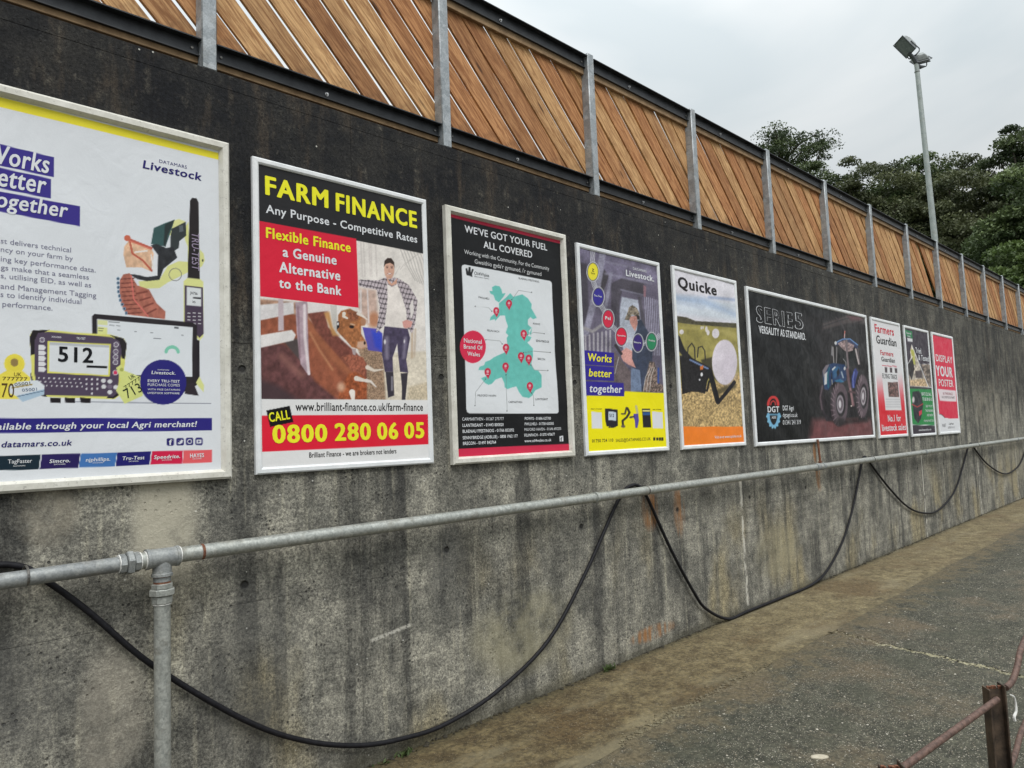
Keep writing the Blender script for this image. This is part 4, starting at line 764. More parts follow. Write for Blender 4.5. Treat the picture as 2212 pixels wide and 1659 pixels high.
lo = [C2(*q) for q in Q(1085, 0, 1060, 60, 1030, 90, 1080, 110, 1060, 150, 1030, 170, 1095, 240, 1095, 330, 1075, 420, 1105, 485, 1160, 500, 1195, 550, 1198, 690, 1125, 725, 1085, 790, 1050, 815, 975, 800, 935, 745, 905, 680, 860, 690, 800, 712, 770, 690, 765, 640, 735, 575, 665, 600, 620, 650, 580, 662, 540, 640, 495, 585, 560, 560, 530, 490, 465, 490, 480, 450, 530, 435, 545, 395, 600, 375, 640, 345, 680, 325, 760, 290, 800, 240, 790, 120, 810, 90, 780, 60, 790, 0)]
md = [C1(*q) for q in Q(830, 1620, 855, 1540, 830, 1470, 820, 1410, 760, 1410, 700, 1475, 690, 1455, 630, 1470, 640, 1430, 700, 1380, 745, 1320)]
p.z = Zm(0, 0, 1); p.P(up+lo+md, TQ, 1.2, tex=0.05)
p.z = C2; p.E(400, 222, 150, 188, (222, 50, 84), 1)
def pin(z, x, y):
    p.z = z; p.E(x, y, 37, 46, (206, 46, 76), 1).P(Q(x-30, y+25, x+30, y+25, x+6, y+82), (206, 46, 76), 1).E(x, y-4, 15, 17, (232, 200, 206), 1.2, 0.9).L(Q(x-12, y+26, x+12, y+27), 6, (236, 214, 218), 1)
for a in ((C1, 867, 1262), (C1, 712, 1352), (C2, 990, 70), (C2, 782, 232), (C2, 957, 330), (C2, 1045, 358), (C2, 780, 448), (C2, 573, 512), (C2, 1062, 675)): pin(*a)
GL = (120, 124, 124)
for z_, q in ((C1, (900, 1215, 985, 1100, 1145, 1125)), (C1, (450, 1298, 620, 1318, 657, 1357)), (C1, (1097, 1648, 1170, 1618, 1300, 1632)), (C2, (548, 140, 712, 155, 738, 188)), (C2, (985, 290, 1110, 272, 1297, 287)), (C2, (1072, 432, 1115, 492, 1268, 496)), (C2, (548, 595, 430, 745, 424, 902)), (C2, (786, 545, 794, 964)), (C2, (1082, 755, 1103, 790, 1106, 898))):
    p.z = z_; p.L(Q(*q), 4, GL, 0.9, 0.9); p.E(q[0], q[1], 6, 6, (50, 52, 54), 1); p.E(q[-2], q[-1], 6, 6, (50, 52, 54), 1)
p.z = C1; p.P(Q(345, 905, 335, 835, 355, 825, 368, 880, 372, 815, 398, 815, 400, 885, 415, 835, 435, 845, 415, 905, 420, 935, 350, 915), (40, 42, 44), 1.2)
p.z = C2; p.P(Q(1402, 1255, 1445, 1250, 1448, 1315, 1405, 1318), WHT, 1).P(Q(200, 1405, 1600, 1340, 1600, 1425, 200, 1508), (214, 50, 82), 1)
p.finish(); p.z = C1
p.T("WE'VE GOT YOUR FUEL", 322, 375, 1338, 622, 86, WHT, 0.025).T('ALL COVERED', 555, 580, 1152, 702, 84, WHT, 0.025).T('Working with the Community, For the Community', 318, 648, 1360, 860, 52, (214, 216, 218)).T("Gweithio gyda'r gymuned, i'r gymuned", 445, 770, 1265, 925, 52, (214, 216, 218))
p.T('Oil4Wales', 442, 908, 622, 938, 40, (70, 72, 76)).T('Olew dros Cymru', 442, 935, 620, 965, 16, (110, 110, 114)).T('BLAENAU FFESTINIOG', 987, 962, 1238, 1005, 22, (70, 72, 74)).T('PWLLHELI', 492, 1197, 624, 1216, 24, (70, 72, 74)).T('FELIN FACH', 598, 1602, 745, 1622, 24, (70, 72, 74)).T('POWYS', 1163, 1518, 1247, 1530, 22, (70, 72, 74))
p.z = C2; p.T('National', 297, 170, 502, 188, 50, WHT, 0.02).T('Brand Of', 295, 245, 512, 252, 48, WHT, 0.02).T('Wales', 337, 325, 483, 332, 48, WHT, 0.02)
for t_, a, b, c_, d in (('SENNYBRIDGE', 1132, 165, 1282, 172), ('BRECON', 1150, 373, 1236, 376), ('MILFORD HAVEN', 453, 797, 667, 797), ('CARMARTHEN', 810, 872, 970, 872), ('LLANTRISANT', 1122, 838, 1270, 838)): p.T(t_, a, b, c_, d, 24, (70, 72, 74))
for t_, a, b, c_ in (('CARMARTHEN - 01267 275777', 277, 1077, 757), ('LLANTRISANT - 01443 800820', 280, 1147, 756), ('BLAENAU FFESTINIOG - 01766 832092', 280, 1214, 877), ('SENNYBRIDGE (ADBLUE) - 0808 1962 177', 281, 1286, 921), ('BRECON - 01497 842764', 284, 1353, 668)): p.T(t_, a, b, c_, b-(c_-a)*0.018, 36, WHT, 0.015)
for t_, a, b, c_ in (('POWYS - 01686 627700', 1000, 1068, 1303), ('PWLLHELI - 01758 650305', 1000, 1130, 1336), ('MILFORD HAVEN - 01646 692255', 998, 1192, 1422), ('FELINFACH - 01570 470677', 997, 1257, 1348), ('www.oil4wales.co.uk', 1000, 1322, 1307)): p.T(t_, a, b, c_, b-(c_-a)*0.018, 32, WHT, 0.015)
p.T('f', 1413, 1313, 1435, 1312, 45, (40, 40, 44), 0.02)
# ---- 4: works better together
D1 = Zm(1380, 570, 5.721); D2 = Zm(1400, 840, 5.923)
p = Poster(Q(1244, 523, 1424, 568, 1446, 975, 1267, 984), 0.035, 0.026, M_ALU, 'purple and yellow poster with coloured discs and a man in camouflage cap', 0.0058, (104, 98, 116), 4, 0.9)
p.z = D1; p.P(Q(190, 170, 1320, 430, 1320, 700, 200, 600), (112, 106, 128), 6, tex=0.25, ts=14).P(Q(200, 400, 300, 430, 330, 1000, 260, 1400, 220, 1300), (76, 72, 82), 5)
p.P(Q(540, 505, 608, 580, 560, 740, 500, 900, 480, 720), (72, 68, 74), 3).P(Q(640, 700, 790, 620, 1100, 700, 1130, 880, 800, 800, 730, 1000, 700, 1300, 640, 1180), (76, 72, 82), 4)
p.L(Q(520, 300, 440, 800, 280, 1400), 90, (150, 148, 166), 4, 0.9).L(Q(640, 560, 560, 1060), 46, (138, 136, 154), 4, 0.9).L(Q(470, 380, 1180, 520), 30, (136, 132, 152), 4, 0.7).L(Q(560, 560, 1200, 700), 34, (140, 136, 156), 4, 0.7).L(Q(750, 780, 1100, 860), 20, (130, 128, 146), 3)
p.P(Q(790, 885, 1020, 930, 1050, 1200, 1050, 1660, 820, 1660, 760, 1400, 762, 1040), (178, 184, 198), 3, tex=0.06).L(Q(750, 780, 730, 1100, 745, 1500), 40, (84, 80, 90), 4).L(Q(1040, 900, 1085, 1200, 1100, 1400), 44, (84, 80, 90), 4)
for i in range(8): p.L([(1110+i*26, 880+i*8), (1150+i*24, 1700)], 10, (170, 168, 188), 1.6)
for i in range(7): p.L([(280+i*58, 1430-i*12), (290+i*56, 1700)], 24, (172, 168, 176), 3)
p.L(Q(260, 1320, 380, 1370, 540, 1260), 44, (150, 146, 150), 4).P(Q(1090, 720, 1130, 740, 1125, 890, 1095, 880), (158, 120, 132), 2)
p.P(Q(1010, 1220, 1060, 1200, 1110, 1300, 1190, 1420, 1200, 1700, 950, 1700, 965, 1420, 1000, 1350), (60, 68, 86), 2, tex=0.15)
p.P(Q(890, 1160, 1000, 1150, 1010, 1260, 975, 1365, 930, 1300, 905, 1250), (206, 150, 138), 1.5).P(Q(828, 1205, 862, 1120, 890, 1030, 940, 1000, 1000, 1040, 1035, 1110, 1030, 1170, 990, 1160, 930, 1130, 885, 1216), (124, 114, 100), 1.4, tex=0.7, ts=2.5).P(Q(990, 1120, 1040, 1160, 1040, 1210, 1005, 1200), (56, 50, 52), 1.5).E(968, 1195, 10, 18, (186, 124, 112), 1.5)
p.z = D2; p.P(Q(590, 100, 700, 240, 830, 400, 830, 690, 590, 690), (112, 100, 102), 3, tex=0.15).L(Q(600, 430, 655, 190), 8, (190, 186, 190), 1.2)
p.P(Q(850, 60, 1150, 60, 1140, 240, 1080, 380, 1010, 690, 960, 690, 940, 420, 860, 340, 845, 200), (62, 70, 90), 2, tex=0.15).P(Q(832, 340, 960, 380, 990, 690, 832, 690), (118, 134, 162), 2, tex=0.12)
p.P(Q(690, 110, 760, 50, 850, 100, 845, 210, 900, 345, 800, 300, 720, 245, 690, 190), (212, 158, 150), 1.6).L(Q(610, 20, 690, 140), 40, (58, 54, 58), 1.5)
p.P(Q(1000, 690, 1060, 420, 1100, 250, 1170, 260, 1210, 400, 1215, 560, 1310, 600, 1310, 700), (120, 104, 96), 3, tex=0.8, ts=2.5).L(Q(1230, 350, 1225, 560), 24, (56, 84, 160), 1.5)
for i in range(3): p.L([(1010+i*45, 690), (1040+i*40, 480), (1110+i*30, 340)], 8, (190, 184, 180), 1.2)
p.grain(0.30); p.P(Q(140, 752, 730, 735, 740, 684, 1400, 712, 1400, 1560, 140, 1600), (250, 238, 16), 1)
for q in (Q(140, 84, 585, 125, 588, 320, 140, 293), Q(140, 308, 588, 335, 585, 535, 140, 517), Q(140, 537, 725, 565, 733, 755, 140, 736)): p.P(q, (52, 42, 150), 1)
for x, y in ((338, 1098), (1218, 1095)): p.P(Q(x-80, y-120, x+72, y-110, x+80, y+125, x-72, y+125), (228, 230, 234), 1)
p.P(Q(458, 935, 500, 930, 640, 950, 645, 1180, 600, 1205, 480, 1190, 460, 1100), (40, 38, 46), 1).P(Q(508, 972, 618, 985, 618, 1108, 508, 1100), (206, 220, 232), 1)
for x in (520, 550, 575): p.E(x, 1205, 14, 10, (40, 38, 46), 1)
p.L(Q(765, 920, 745, 1010, 700, 1010), 26, (84, 78, 62), 1.2).L(Q(780, 930, 810, 990, 770, 1060, 710, 1110, 720, 1190), 32, (58, 54, 48), 1.2).E(720, 1190, 30, 22, (110, 100, 84), 1.5)
p.L(Q(905, 900, 925, 1000), 34, (190, 186, 170), 2, 0.8).P(Q(870, 1010, 935, 1010, 945, 1110, 925, 1212, 895, 1210, 885, 1100, 860, 1050), (92, 78, 170), 1).L(Q(820, 1060, 870, 1050), 26, (70, 66, 80), 1.2)
p.P(Q(990, 932, 1108, 935, 1122, 1205, 1005, 1205), (38, 36, 40), 1).P(Q(998, 955, 1105, 955, 1107, 978, 1000, 978), (232, 224, 140), 1).P(Q(1000, 985, 1108, 985, 1110, 1030, 1003, 1028), (50, 92, 150), 1)
for x in (1168, 1212, 1250, 1285): p.P(Q(x-16, 1350, x+14, 1348, x+15, 1395, x-15, 1397), (50, 46, 40), 1)
p.z = D1
def disc(x, y, c, r=(70, 118)):
    p.E(x, y, r[0]+18, r[1]+22, WHT, 1).E(x, y, r[0]+10, r[1]+13, (84, 80, 92), 1).E(x, y, r[0], r[1], c, 1)
for q in ((385, 225, 380, 420), (385, 650, 420, 760), (500, 1000, 550, 1090), (650, 1290, 720, 1360), (850, 1480, 950, 1510), (1070, 1530, 1150, 1530), (1260, 1480, 1330, 1410)):
    ang = math.atan2(q[3]-q[1], q[2]-q[0])+math.pi/2
    for k in (-27, -9, 9, 27): p.L([(q[0]+k*math.cos(ang), q[1]+k*math.sin(ang)), (q[2]+k*math.cos(ang), q[3]+k*math.sin(ang))], 6, WHT, 0.9)
disc(385, 535, (240, 228, 60)); disc(462, 885, (56, 50, 150)); disc(600, 1195, (214, 46, 76)); disc(785, 1440, (224, 40, 70)); disc(1015, 1530, (62, 46, 120), (62, 112)); disc(1205, 1510, (46, 140, 96), (62, 112))
p.finish(); p.z = D1
p.T('DATAMARS', 947, 508, 1133, 545, 32, WHT).T('Livestock.', 850, 592, 1240, 670, 84, WHT, 0.04).T('Z', 370, 528, 402, 532, 36, (60, 58, 30), 0.03).T('TAGS', 357, 566, 412, 570, 20, (60, 58, 30), 0.02).T('Tru-Test', 403, 880, 510, 892, 26, WHT, 0.03).T('Pel', 560, 1200, 634, 1210, 46, WHT, 0.04).T('Speedrite', 730, 1432, 842, 1442, 22, WHT, 0.03).T('Simcro', 957, 1530, 1056, 1536, 26, WHT, 0.03).T('Prattley', 1163, 1506, 1252, 1510, 26, WHT, 0.03)
p.z = D2; p.T('Works', 212, 240, 555, 268, 112, (246, 238, 60), 0.035, 0.15).T('better', 222, 464, 555, 484, 112, (246, 238, 60), 0.035, 0.15).T('together', 235, 692, 705, 706, 112, WHT, 0.035, 0.15)
p.T('01750 724 110', 268, 1423, 575, 1410, 46, (48, 44, 40), 0.015).T('SALES@DATAMARS.CO.UK', 612, 1410, 1115, 1396, 46, (48, 44, 40), 0.015).T('512', 522, 1052, 588, 1056, 46, (36, 40, 60), 0.02).T('FIND A STOCKIST', 250, 945, 418, 945, 14, (60, 56, 40), 0.01).T('FIND YOUR REP', 1147, 953, 1268, 955, 14, (60, 56, 40), 0.01)
# ---- 5: bale in a field
F7 = Zm(1400, 580, 3.016)
p = Poster(Q(1450, 574, 1590, 605, 1612, 964, 1475, 970), 0.036, 0.026, M_ALU, 'poster of a white hay bale and black loader above an orange band', 0.0072, (222, 222, 230), 5, 1.2)
p.z = F7; p.P(Q(700, 200, 1260, 330, 1260, 660, 700, 600), (226, 224, 232), 3).P(Q(745, 430, 1210, 480, 1210, 620, 745, 560), (212, 220, 230), 14).P(Q(745, 420, 960, 440, 1210, 560, 1210, 585, 960, 500, 745, 470), (172, 190, 216), 14, 0.9).L(Q(1000, 440, 1210, 460), 20, (140, 160, 196), 6, 0.7).L(Q(760, 470, 950, 520), 22, (196, 206, 222), 8)
p.P(Q(700, 618, 900, 640, 1260, 668, 1290, 1420, 700, 1420), (160, 150, 84), 2, tex=0.15, ts=10).P(Q(700, 1080, 1000, 1080, 1260, 980, 1290, 1420, 700, 1420), (186, 160, 112), 14, tex=0.55, ts=2.6).P(Q(760, 660, 1100, 700, 1200, 760, 1200, 700, 1000, 660), (186, 174, 104), 8, 0.8)
p.P(Q(740, 576, 830, 585, 900, 614, 1230, 632, 1230, 668, 900, 642, 740, 622), (80, 76, 56), 1.5, tex=0.3, ts=3)
for q in ((797, 695, 16, 17), (942, 665, 6, 12), (955, 663, 5, 10), (980, 675, 9, 22), (992, 700, 11, 20)): p.E(*q, (226, 220, 220), 1)
p.E(1047, 706, 26, 35, (230, 224, 230), 1.2).P(Q(940, 900, 1020, 880, 1030, 1010, 1090, 1080, 1040, 1040, 960, 960), (60, 56, 40), 4, 0.9)
p.L(Q(1080, 1130, 1180, 1090), 40, (84, 76, 52), 6, 0.8).E(1113, 918, 93, 166, (226, 218, 228), 1.5).E(1140, 960, 60, 110, (212, 202, 214), 14, 0.6)
p.L(Q(765, 740, 800, 830, 850, 890), 44, (34, 34, 38), 1.2).P(Q(782, 870, 850, 870, 900, 900, 960, 930, 1012, 960, 1010, 1000, 985, 1060, 970, 1150, 930, 1140, 870, 1135, 800, 1155), (34, 32, 34), 1.4, tex=0.6, ts=3).L(Q(1000, 980, 1030, 1080, 1065, 1210), 36, (26, 25, 28), 1.2).L(Q(1065, 1215, 1120, 1150, 1185, 1065), 26, (30, 28, 34), 1.2).L(Q(1000, 1060, 985, 1130, 940, 1100), 14, (28, 27, 30), 1.2)
for dx in (0, 74): p.L([(840+dx, 880), (845+dx, 810), (872+dx, 778+dx*0.3), (892+dx, 810+dx*0.3), (897+dx, 900)], 8, (44, 42, 44), 1.1)
p.L(Q(860, 900, 990, 965), 12, (120, 140, 180), 1.2).E(945, 1008, 9, 14, (226, 226, 230), 1).E(930, 1046, 6, 7, (220, 220, 224), 1).P(Q(932, 950, 958, 940, 955, 970, 935, 975), (210, 120, 60), 1)
p.grain(0.14); p.P(Q(780, 1392, 1300, 1392, 1300, 1560, 780, 1560), (250, 136, 44), 1, tex=0.04)
p.finish(); p.T('Quicke', 770, 372, 1055, 420, 80, (34, 32, 34), 0.055).T('Visit us at www.quicke.co.uk', 1040, 1474, 1236, 1474, 20, WHT, 0.02)
# ---- 6: tractor
E8 = Zm(1800, 680, 3.814); ET = Zm(1950, 780, 5.924)
p = Poster(Q(1610, 615, 1870, 683, 1891, 947, 1633, 963), 0.040, 0.028, M_ALU, 'wide black poster with a blue tractor at its right side, the widest of the row', 0.0085, (13, 15, 17), 6, 2.2)
p.z = ET; p.P(Q(-60, -60, 1010, -60, 1080, 1500, 200, 1500, 260, 300), (30, 28, 30), 30)
p.P(Q(340, 60, 700, -60, 960, -40, 1000, 60, 700, 60, 340, 150), (74, 66, 66), 6).L(Q(320, 110, 640, 0, 900, -60), 16, (44, 42, 44), 2).L(Q(360, 200, 900, 30), 20, (44, 40, 42), 3).L(Q(540, -30, 640, 100, 660, 160), 22, (70, 66, 68), 2).P(Q(700, -60, 960, -60, 900, 10, 760, 10), (104, 76, 80), 8)
p.P(Q(200, 1440, 1060, 1440, 1100, 1760, 150, 1760), (112, 68, 70), 16, tex=0.2, ts=8).P(Q(420, 1450, 1000, 1440, 1000, 1480, 600, 1520), (44, 28, 30), 8)
TY = (94, 80, 88)
p.P(Q(305, 980, 350, 930, 440, 1000, 500, 1460, 400, 1470, 330, 1300, 300, 1120), (44, 38, 44), 2).L(Q(340, 960, 310, 1120, 340, 1300), 22, TY, 2)
p.P(Q(350, 1030, 730, 900, 760, 1250, 870, 1200, 880, 1400, 480, 1440, 380, 1350), (26, 24, 28), 3)
p.L(Q(665, 170, 660, 260), 14, (200, 120, 110), 1).L(Q(665, 210, 662, 280), 7, (200, 196, 200), 1)
p.P(Q(520, 380, 560, 310, 640, 275, 740, 280, 830, 340, 860, 430, 800, 400, 700, 360, 560, 370), (52, 62, 96), 1.5).L(Q(545, 330, 640, 282, 740, 282, 850, 370), 14, (110, 150, 200), 1.2).P(Q(560, 345, 660, 300, 800, 370, 780, 450, 700, 470, 650, 440, 600, 390), (150, 130, 130), 2, tex=0.6, ts=3)
p.E(532, 340, 18, 26, (206, 208, 210), 1).P(Q(475, 370, 505, 420, 505, 540, 470, 510), (130, 128, 132), 1.2).L(Q(495, 400, 510, 630), 14, (150, 146, 146), 1.2).L(Q(548, 400, 545, 630), 12, (140, 136, 138), 1.2)
p.P(Q(560, 400, 690, 470, 700, 650, 560, 630), (20, 22, 24), 2).P(Q(730, 470, 830, 430, 850, 660, 740, 680), (20, 24, 26), 2)
p.L(Q(690, 300, 700, 480, 715, 700), 28, (120, 108, 112), 1.5).L(Q(820, 430, 850, 560, 885, 680), 22, (190, 180, 180), 1.3).L(Q(850, 420, 870, 560, 890, 670), 12, (110, 100, 104), 1.2).L(Q(640, 570, 680, 620, 680, 680), 10, (150, 148, 150), 1)
p.P(Q(345, 760, 370, 690, 430, 650, 500, 630, 660, 650, 700, 720, 690, 880, 640, 900, 560, 870, 480, 930, 430, 1020, 370, 1010, 355, 900), (26, 56, 98), 1.8).P(Q(345, 740, 390, 660, 440, 650, 400, 740, 360, 850), (128, 120, 128), 2).P(Q(375, 790, 415, 750, 410, 930, 370, 950), (206, 206, 208), 1.5).L(Q(440, 700, 420, 800, 430, 980), 14, (30, 120, 130), 3).P(Q(475, 720, 520, 680, 545, 690, 490, 750), (200, 204, 206), 1.2).P(Q(490, 740, 560, 670, 600, 700, 530, 850, 500, 850), (38, 92, 134), 3).P(Q(520, 880, 600, 860, 660, 900, 600, 920, 530, 900), (40, 110, 150), 2).P(Q(545, 760, 580, 700, 590, 780, 560, 830), (24, 26, 36), 2).L(Q(620, 760, 645, 840), 18, (180, 190, 200), 3).L(Q(470, 780, 480, 930), 10, (24, 26, 30), 1.5).L(Q(478, 870, 486, 940), 8, (200, 200, 200), 1)
p.E(664, 708, 14, 26, (206, 206, 210), 1).L(Q(700, 720, 740, 980, 790, 1240), 40, (110, 84, 90), 3).L(Q(745, 1000, 780, 1230), 26, (150, 116, 118), 2).L(Q(720, 1040, 830, 1060), 30, (84, 62, 66), 2).L(Q(690, 1050, 700, 1150), 20, (60, 50, 56), 2).E(762, 1250, 12, 10, (214, 200, 190), 1)
p.P(Q(765, 820, 800, 720, 850, 685, 905, 690, 860, 760, 830, 860, 815, 990, 770, 990), (48, 58, 124), 1.6).L(Q(800, 760, 785, 860, 795, 980), 14, (116, 132, 200), 2).P(Q(800, 660, 900, 650, 940, 730, 900, 800, 860, 760), (30, 28, 32), 2)
def tyre(x, y, rx, ry, hub):
    p.E(x-10, y, rx, ry, (58, 48, 54), 1.6).E(x+8, y, rx*0.9, ry*0.95, TY, 2)
    for i in range(11):
        a = math.pi*(0.55+0.9*i/10); p.L([(x-6+rx*0.98*math.cos(a), y-ry*0.98*math.sin(a)), (x-6+rx*0.62*math.cos(a+0.12), y-ry*0.72*math.sin(a+0.12))], 11, (150, 132, 140), 1.4, 0.8)
    p.E(x+18, y, rx*0.56, ry*0.56, (24, 22, 26), 1.6).E(x+12, y, rx*0.42, ry*0.42, hub, 1.6).E(x+12, y, rx*0.3, ry*0.3, (100, 90, 98), 1.5).E(x+8, y, rx*0.16, ry*0.18, (210, 206, 210), 1.5)
p.P(Q(850, 1200, 1010, 1300, 990, 1450, 870, 1450), (30, 26, 30), 2); tyre(925, 1110, 92, 318, (180, 172, 178)); tyre(590, 1225, 125, 318, (150, 142, 150)); p.E(600, 1480, 70, 60, (30, 26, 28), 10, 0.8)
p.z = E8; p.L([(334+46*math.cos(a), 1175-72*math.sin(a)) for a in np.linspace(0, 3.14, 12)], 24, (210, 60, 60), 1.2).L([(334+22*math.cos(a), 1175-34*math.sin(a)) for a in np.linspace(0, 3.14, 12)], 12, (200, 60, 60), 1.2)
p.L([(340+50*math.cos(a), 1265+110*math.sin(a)) for a in np.linspace(0, 3.14, 14)], 26, (120, 180, 216), 1.2)
for a in np.linspace(0.15, 2.99, 8): p.E(340+62*math.cos(a), 1265+124*math.sin(a), 9, 12, (130, 190, 220), 1)
p.P(Q(280, 1262, 402, 1262, 402, 1272, 280, 1272), (120, 180, 216), 1)
for q in (Q(110, 115, 330, 300), Q(130, 130, 230, 330), Q(1170, 400, 1060, 560), Q(1175, 410, 1130, 600)): pass
p.finish()
p.T('SERIE', 180, 405, 520, 458, 150, (206, 208, 212), 0.05).T('5', 538, 462, 618, 474, 148, (206, 208, 212), 0.05)
p.T('SERIE', 184, 402, 516, 454, 143, (13, 15, 17), 0.024, 0, 0, 0.0012).T('5', 544, 459, 612, 470, 141, (13, 15, 17), 0.024, 0, 0, 0.0012)
p.T('VERSALITY AS STANDARD.', 203, 502, 640, 576, 68, WHT, 0.035).T('DGT', 284, 1242, 392, 1246, 54, WHT, 0.04).T('AGRI', 322, 1304, 364, 1304, 22, WHT, 0.03).T('DGT Agri', 424, 1226, 528, 1228, 44, WHT, 0.02).T('dgtagri.co.uk', 424, 1288, 564, 1290, 40, WHT).T('01341 241 319', 427, 1356, 596, 1360, 42, WHT)
# ---- 7: newspaper poster
K = Zm(2120, 760, 5.35)
p = Poster(Q(1878.8, 683.7, 1941.9, 698.6, 1963.1, 942.8, 1901.4, 946.7), 0.040, 0.026, M_ALU, 'white poster fading to red with a newspaper front page, right of the tractor poster', 0.011, (228, 228, 230), 7, 0.9)
p.z = K; t_ = np.clip((p.py-K(0, 760)[1])/(K(0, 1330)[1]-K(0, 760)[1]), 0, 1)[:, None]; t_ = t_*t_*(3-2*t_); p.img = p.img*(1-t_)+np.array([222, 34, 50])*t_
p.P(Q(140, 480, 350, 560, 435, 1295, 225, 1292), (226, 226, 228), 1)
for i in range(3): p.P(Q(178+i*66, 700+i*4, 238+i*66, 712+i*4, 238+i*66, 722+i*4, 178+i*66, 710+i*4), (206, 60, 80), 1); p.P(Q(212+i*66, 730+i*5, 244+i*66, 735+i*5, 246+i*66, 800+i*3, 218+i*66, 798+i*3), (70, 60, 64), 1.5)
p.P(Q(252, 925, 385, 925, 402, 1122, 268, 1115), (110, 84, 80), 1, tex=0.9, ts=2)
for j in range(4):
    for i in range(3): p.L([(235+i*64, 1150+j*32), (290+i*62, 1152+j*32)], 18, (196, 196, 200), 2, 0.8)
p.finish(); RD = (206, 36, 56)
p.T('Farmers', 84, 270, 335, 318, 105, RD, 0.04).T('Guardian', 106, 410, 370, 466, 104, (26, 26, 28), 0.035).T('Farmers', 160, 568, 326, 590, 62, RD, 0.03).T('Guardian', 172, 650, 347, 674, 60, (26, 26, 28), 0.03).T('FLYING TRADE', 184, 870, 378, 892, 62, (50, 50, 52), 0.012).T('No.1 for', 258, 1435, 425, 1440, 88, WHT, 0.035).T('livestock sales', 178, 1552, 492, 1562, 88, WHT, 0.035)
# ---- 8: tried and tested
p = Poster(Q(1950.2, 701.9, 2003.5, 714.3, 2024.1, 939.4, 1972.2, 944.0), 0.038, 0.026, M_ALU, 'dark purple and green poster reading tried and tested, second from the right', 0.011, (56, 48, 60), 8, 0.9)
p.z = K; p.P(Q(470, 235, 570, 262, 578, 370, 560, 350, 500, 330, 485, 300), (34, 128, 78), 1).P(Q(508, 345, 575, 360, 578, 402, 515, 392), (226, 228, 230), 1)
p.P(Q(565, 435, 790, 990, 545, 975, 515, 690, 555, 600, 545, 520), (196, 186, 170), 1, tex=0.5, ts=4).P(Q(515, 690, 580, 590, 600, 760, 570, 900, 530, 820), (38, 34, 34), 2).P(Q(550, 500, 600, 500, 615, 700, 590, 690), (186, 186, 90), 2).P(Q(610, 780, 700, 770, 710, 870, 620, 870), (84, 74, 74), 2).P(Q(540, 900, 740, 880, 780, 985, 545, 975), (206, 178, 140), 3, tex=0.5, ts=2).P(Q(680, 690, 820, 690, 820, 1000, 795, 990), (120, 108, 98), 1, tex=0.9, ts=3)
p.L(Q(565, 435, 790, 990), 7, WHT, 1).L(Q(515, 690, 580, 590), 6, WHT, 1).L(Q(540, 978, 830, 995), 6, WHT, 1).L(Q(680, 690, 830, 690), 5, WHT, 1)
p.P(Q(520, 1005, 860, 1022, 890, 1490, 560, 1480), (34, 140, 72), 1).P(Q(575, 1050, 660, 1040, 690, 1080, 715, 1220, 690, 1400, 650, 1465, 600, 1400, 575, 1200), (34, 38, 46), 1.2).L(Q(570, 1215, 640, 1250, 710, 1210), 12, (190, 60, 60), 1).P(Q(660, 1310, 700, 1285, 700, 1340, 665, 1370), (206, 60, 80), 1).E(588, 1155, 16, 40, (220, 210, 210), 2).L(Q(560, 1485, 900, 1488), 7, WHT, 1)
p.finish(); p.T('Tried', 618, 540, 690, 556, 70, WHT, 0.025).T('& Tested', 655, 635, 790, 656, 70, WHT, 0.025)
for t_, a, b, c_, h in (('Shearwell', 495, 295, 556, 26), ('Data', 512, 335, 548, 26), ('BEATS CELL BALL', 697, 1098, 822, 40), ('TO BE 80 60-20', 708, 1165, 832, 40), ('EASY TO FIT', 752, 1250, 838, 28), ('TAG RELEASE', 745, 1308, 845, 28), ('FAST ENTRY', 765, 1368, 848, 28), ('MINIMUM INFECTION', 728, 1440, 855, 28), ('www.shearwell.co.uk', 655, 1556, 822, 26)): p.T(t_, a, b, c_, b+5, h, WHT, 0.02)
# ---- 9: display your poster
p = Poster(Q(2010.4, 716.4, 2056.0, 727.0, 2076.2, 935.7, 2031.7, 939.4), 0.042, 0.026, M_ALU, 'pinkish red display your poster sign, last in the row at the far end', 0.011, (222, 38, 74), 9, 1.0)
p.z = K; p.P(Q(905, 1015, 1140, 1035, 1150, 1180, 935, 1168), (232, 220, 224), 1).P(Q(925, 1345, 960, 1350, 1000, 1390, 1060, 1400, 1230, 1395, 1240, 1640, 930, 1640), (228, 230, 234), 1).L(Q(925, 1345, 960, 1350, 1000, 1390), 8, (60, 50, 54), 1)
p.finish(); p.T('DISPLAY', 884, 645, 1100, 685, 88, (232, 226, 228), 0.03).T('YOUR', 888, 838, 1103, 862, 132, WHT, 0.055).T('POSTER', 924, 975, 1112, 990, 92, (232, 226, 228), 0.03).T('IN THIS SPACE', 975, 1090, 1100, 1094, 32, (150, 60, 76), 0.005).T('UK LIVESTOCK MART', 960, 1135, 1128, 1142, 30, (70, 64, 68), 0.01).T('MART', 968, 1512, 1018, 1513, 45, (50, 50, 54), 0.02).T('Call Paul', 1054, 1480, 1112, 1480, 24, (60, 60, 64), 0.01).T('01750 724 110', 1042, 1528, 1125, 1530, 26, (90, 90, 94))
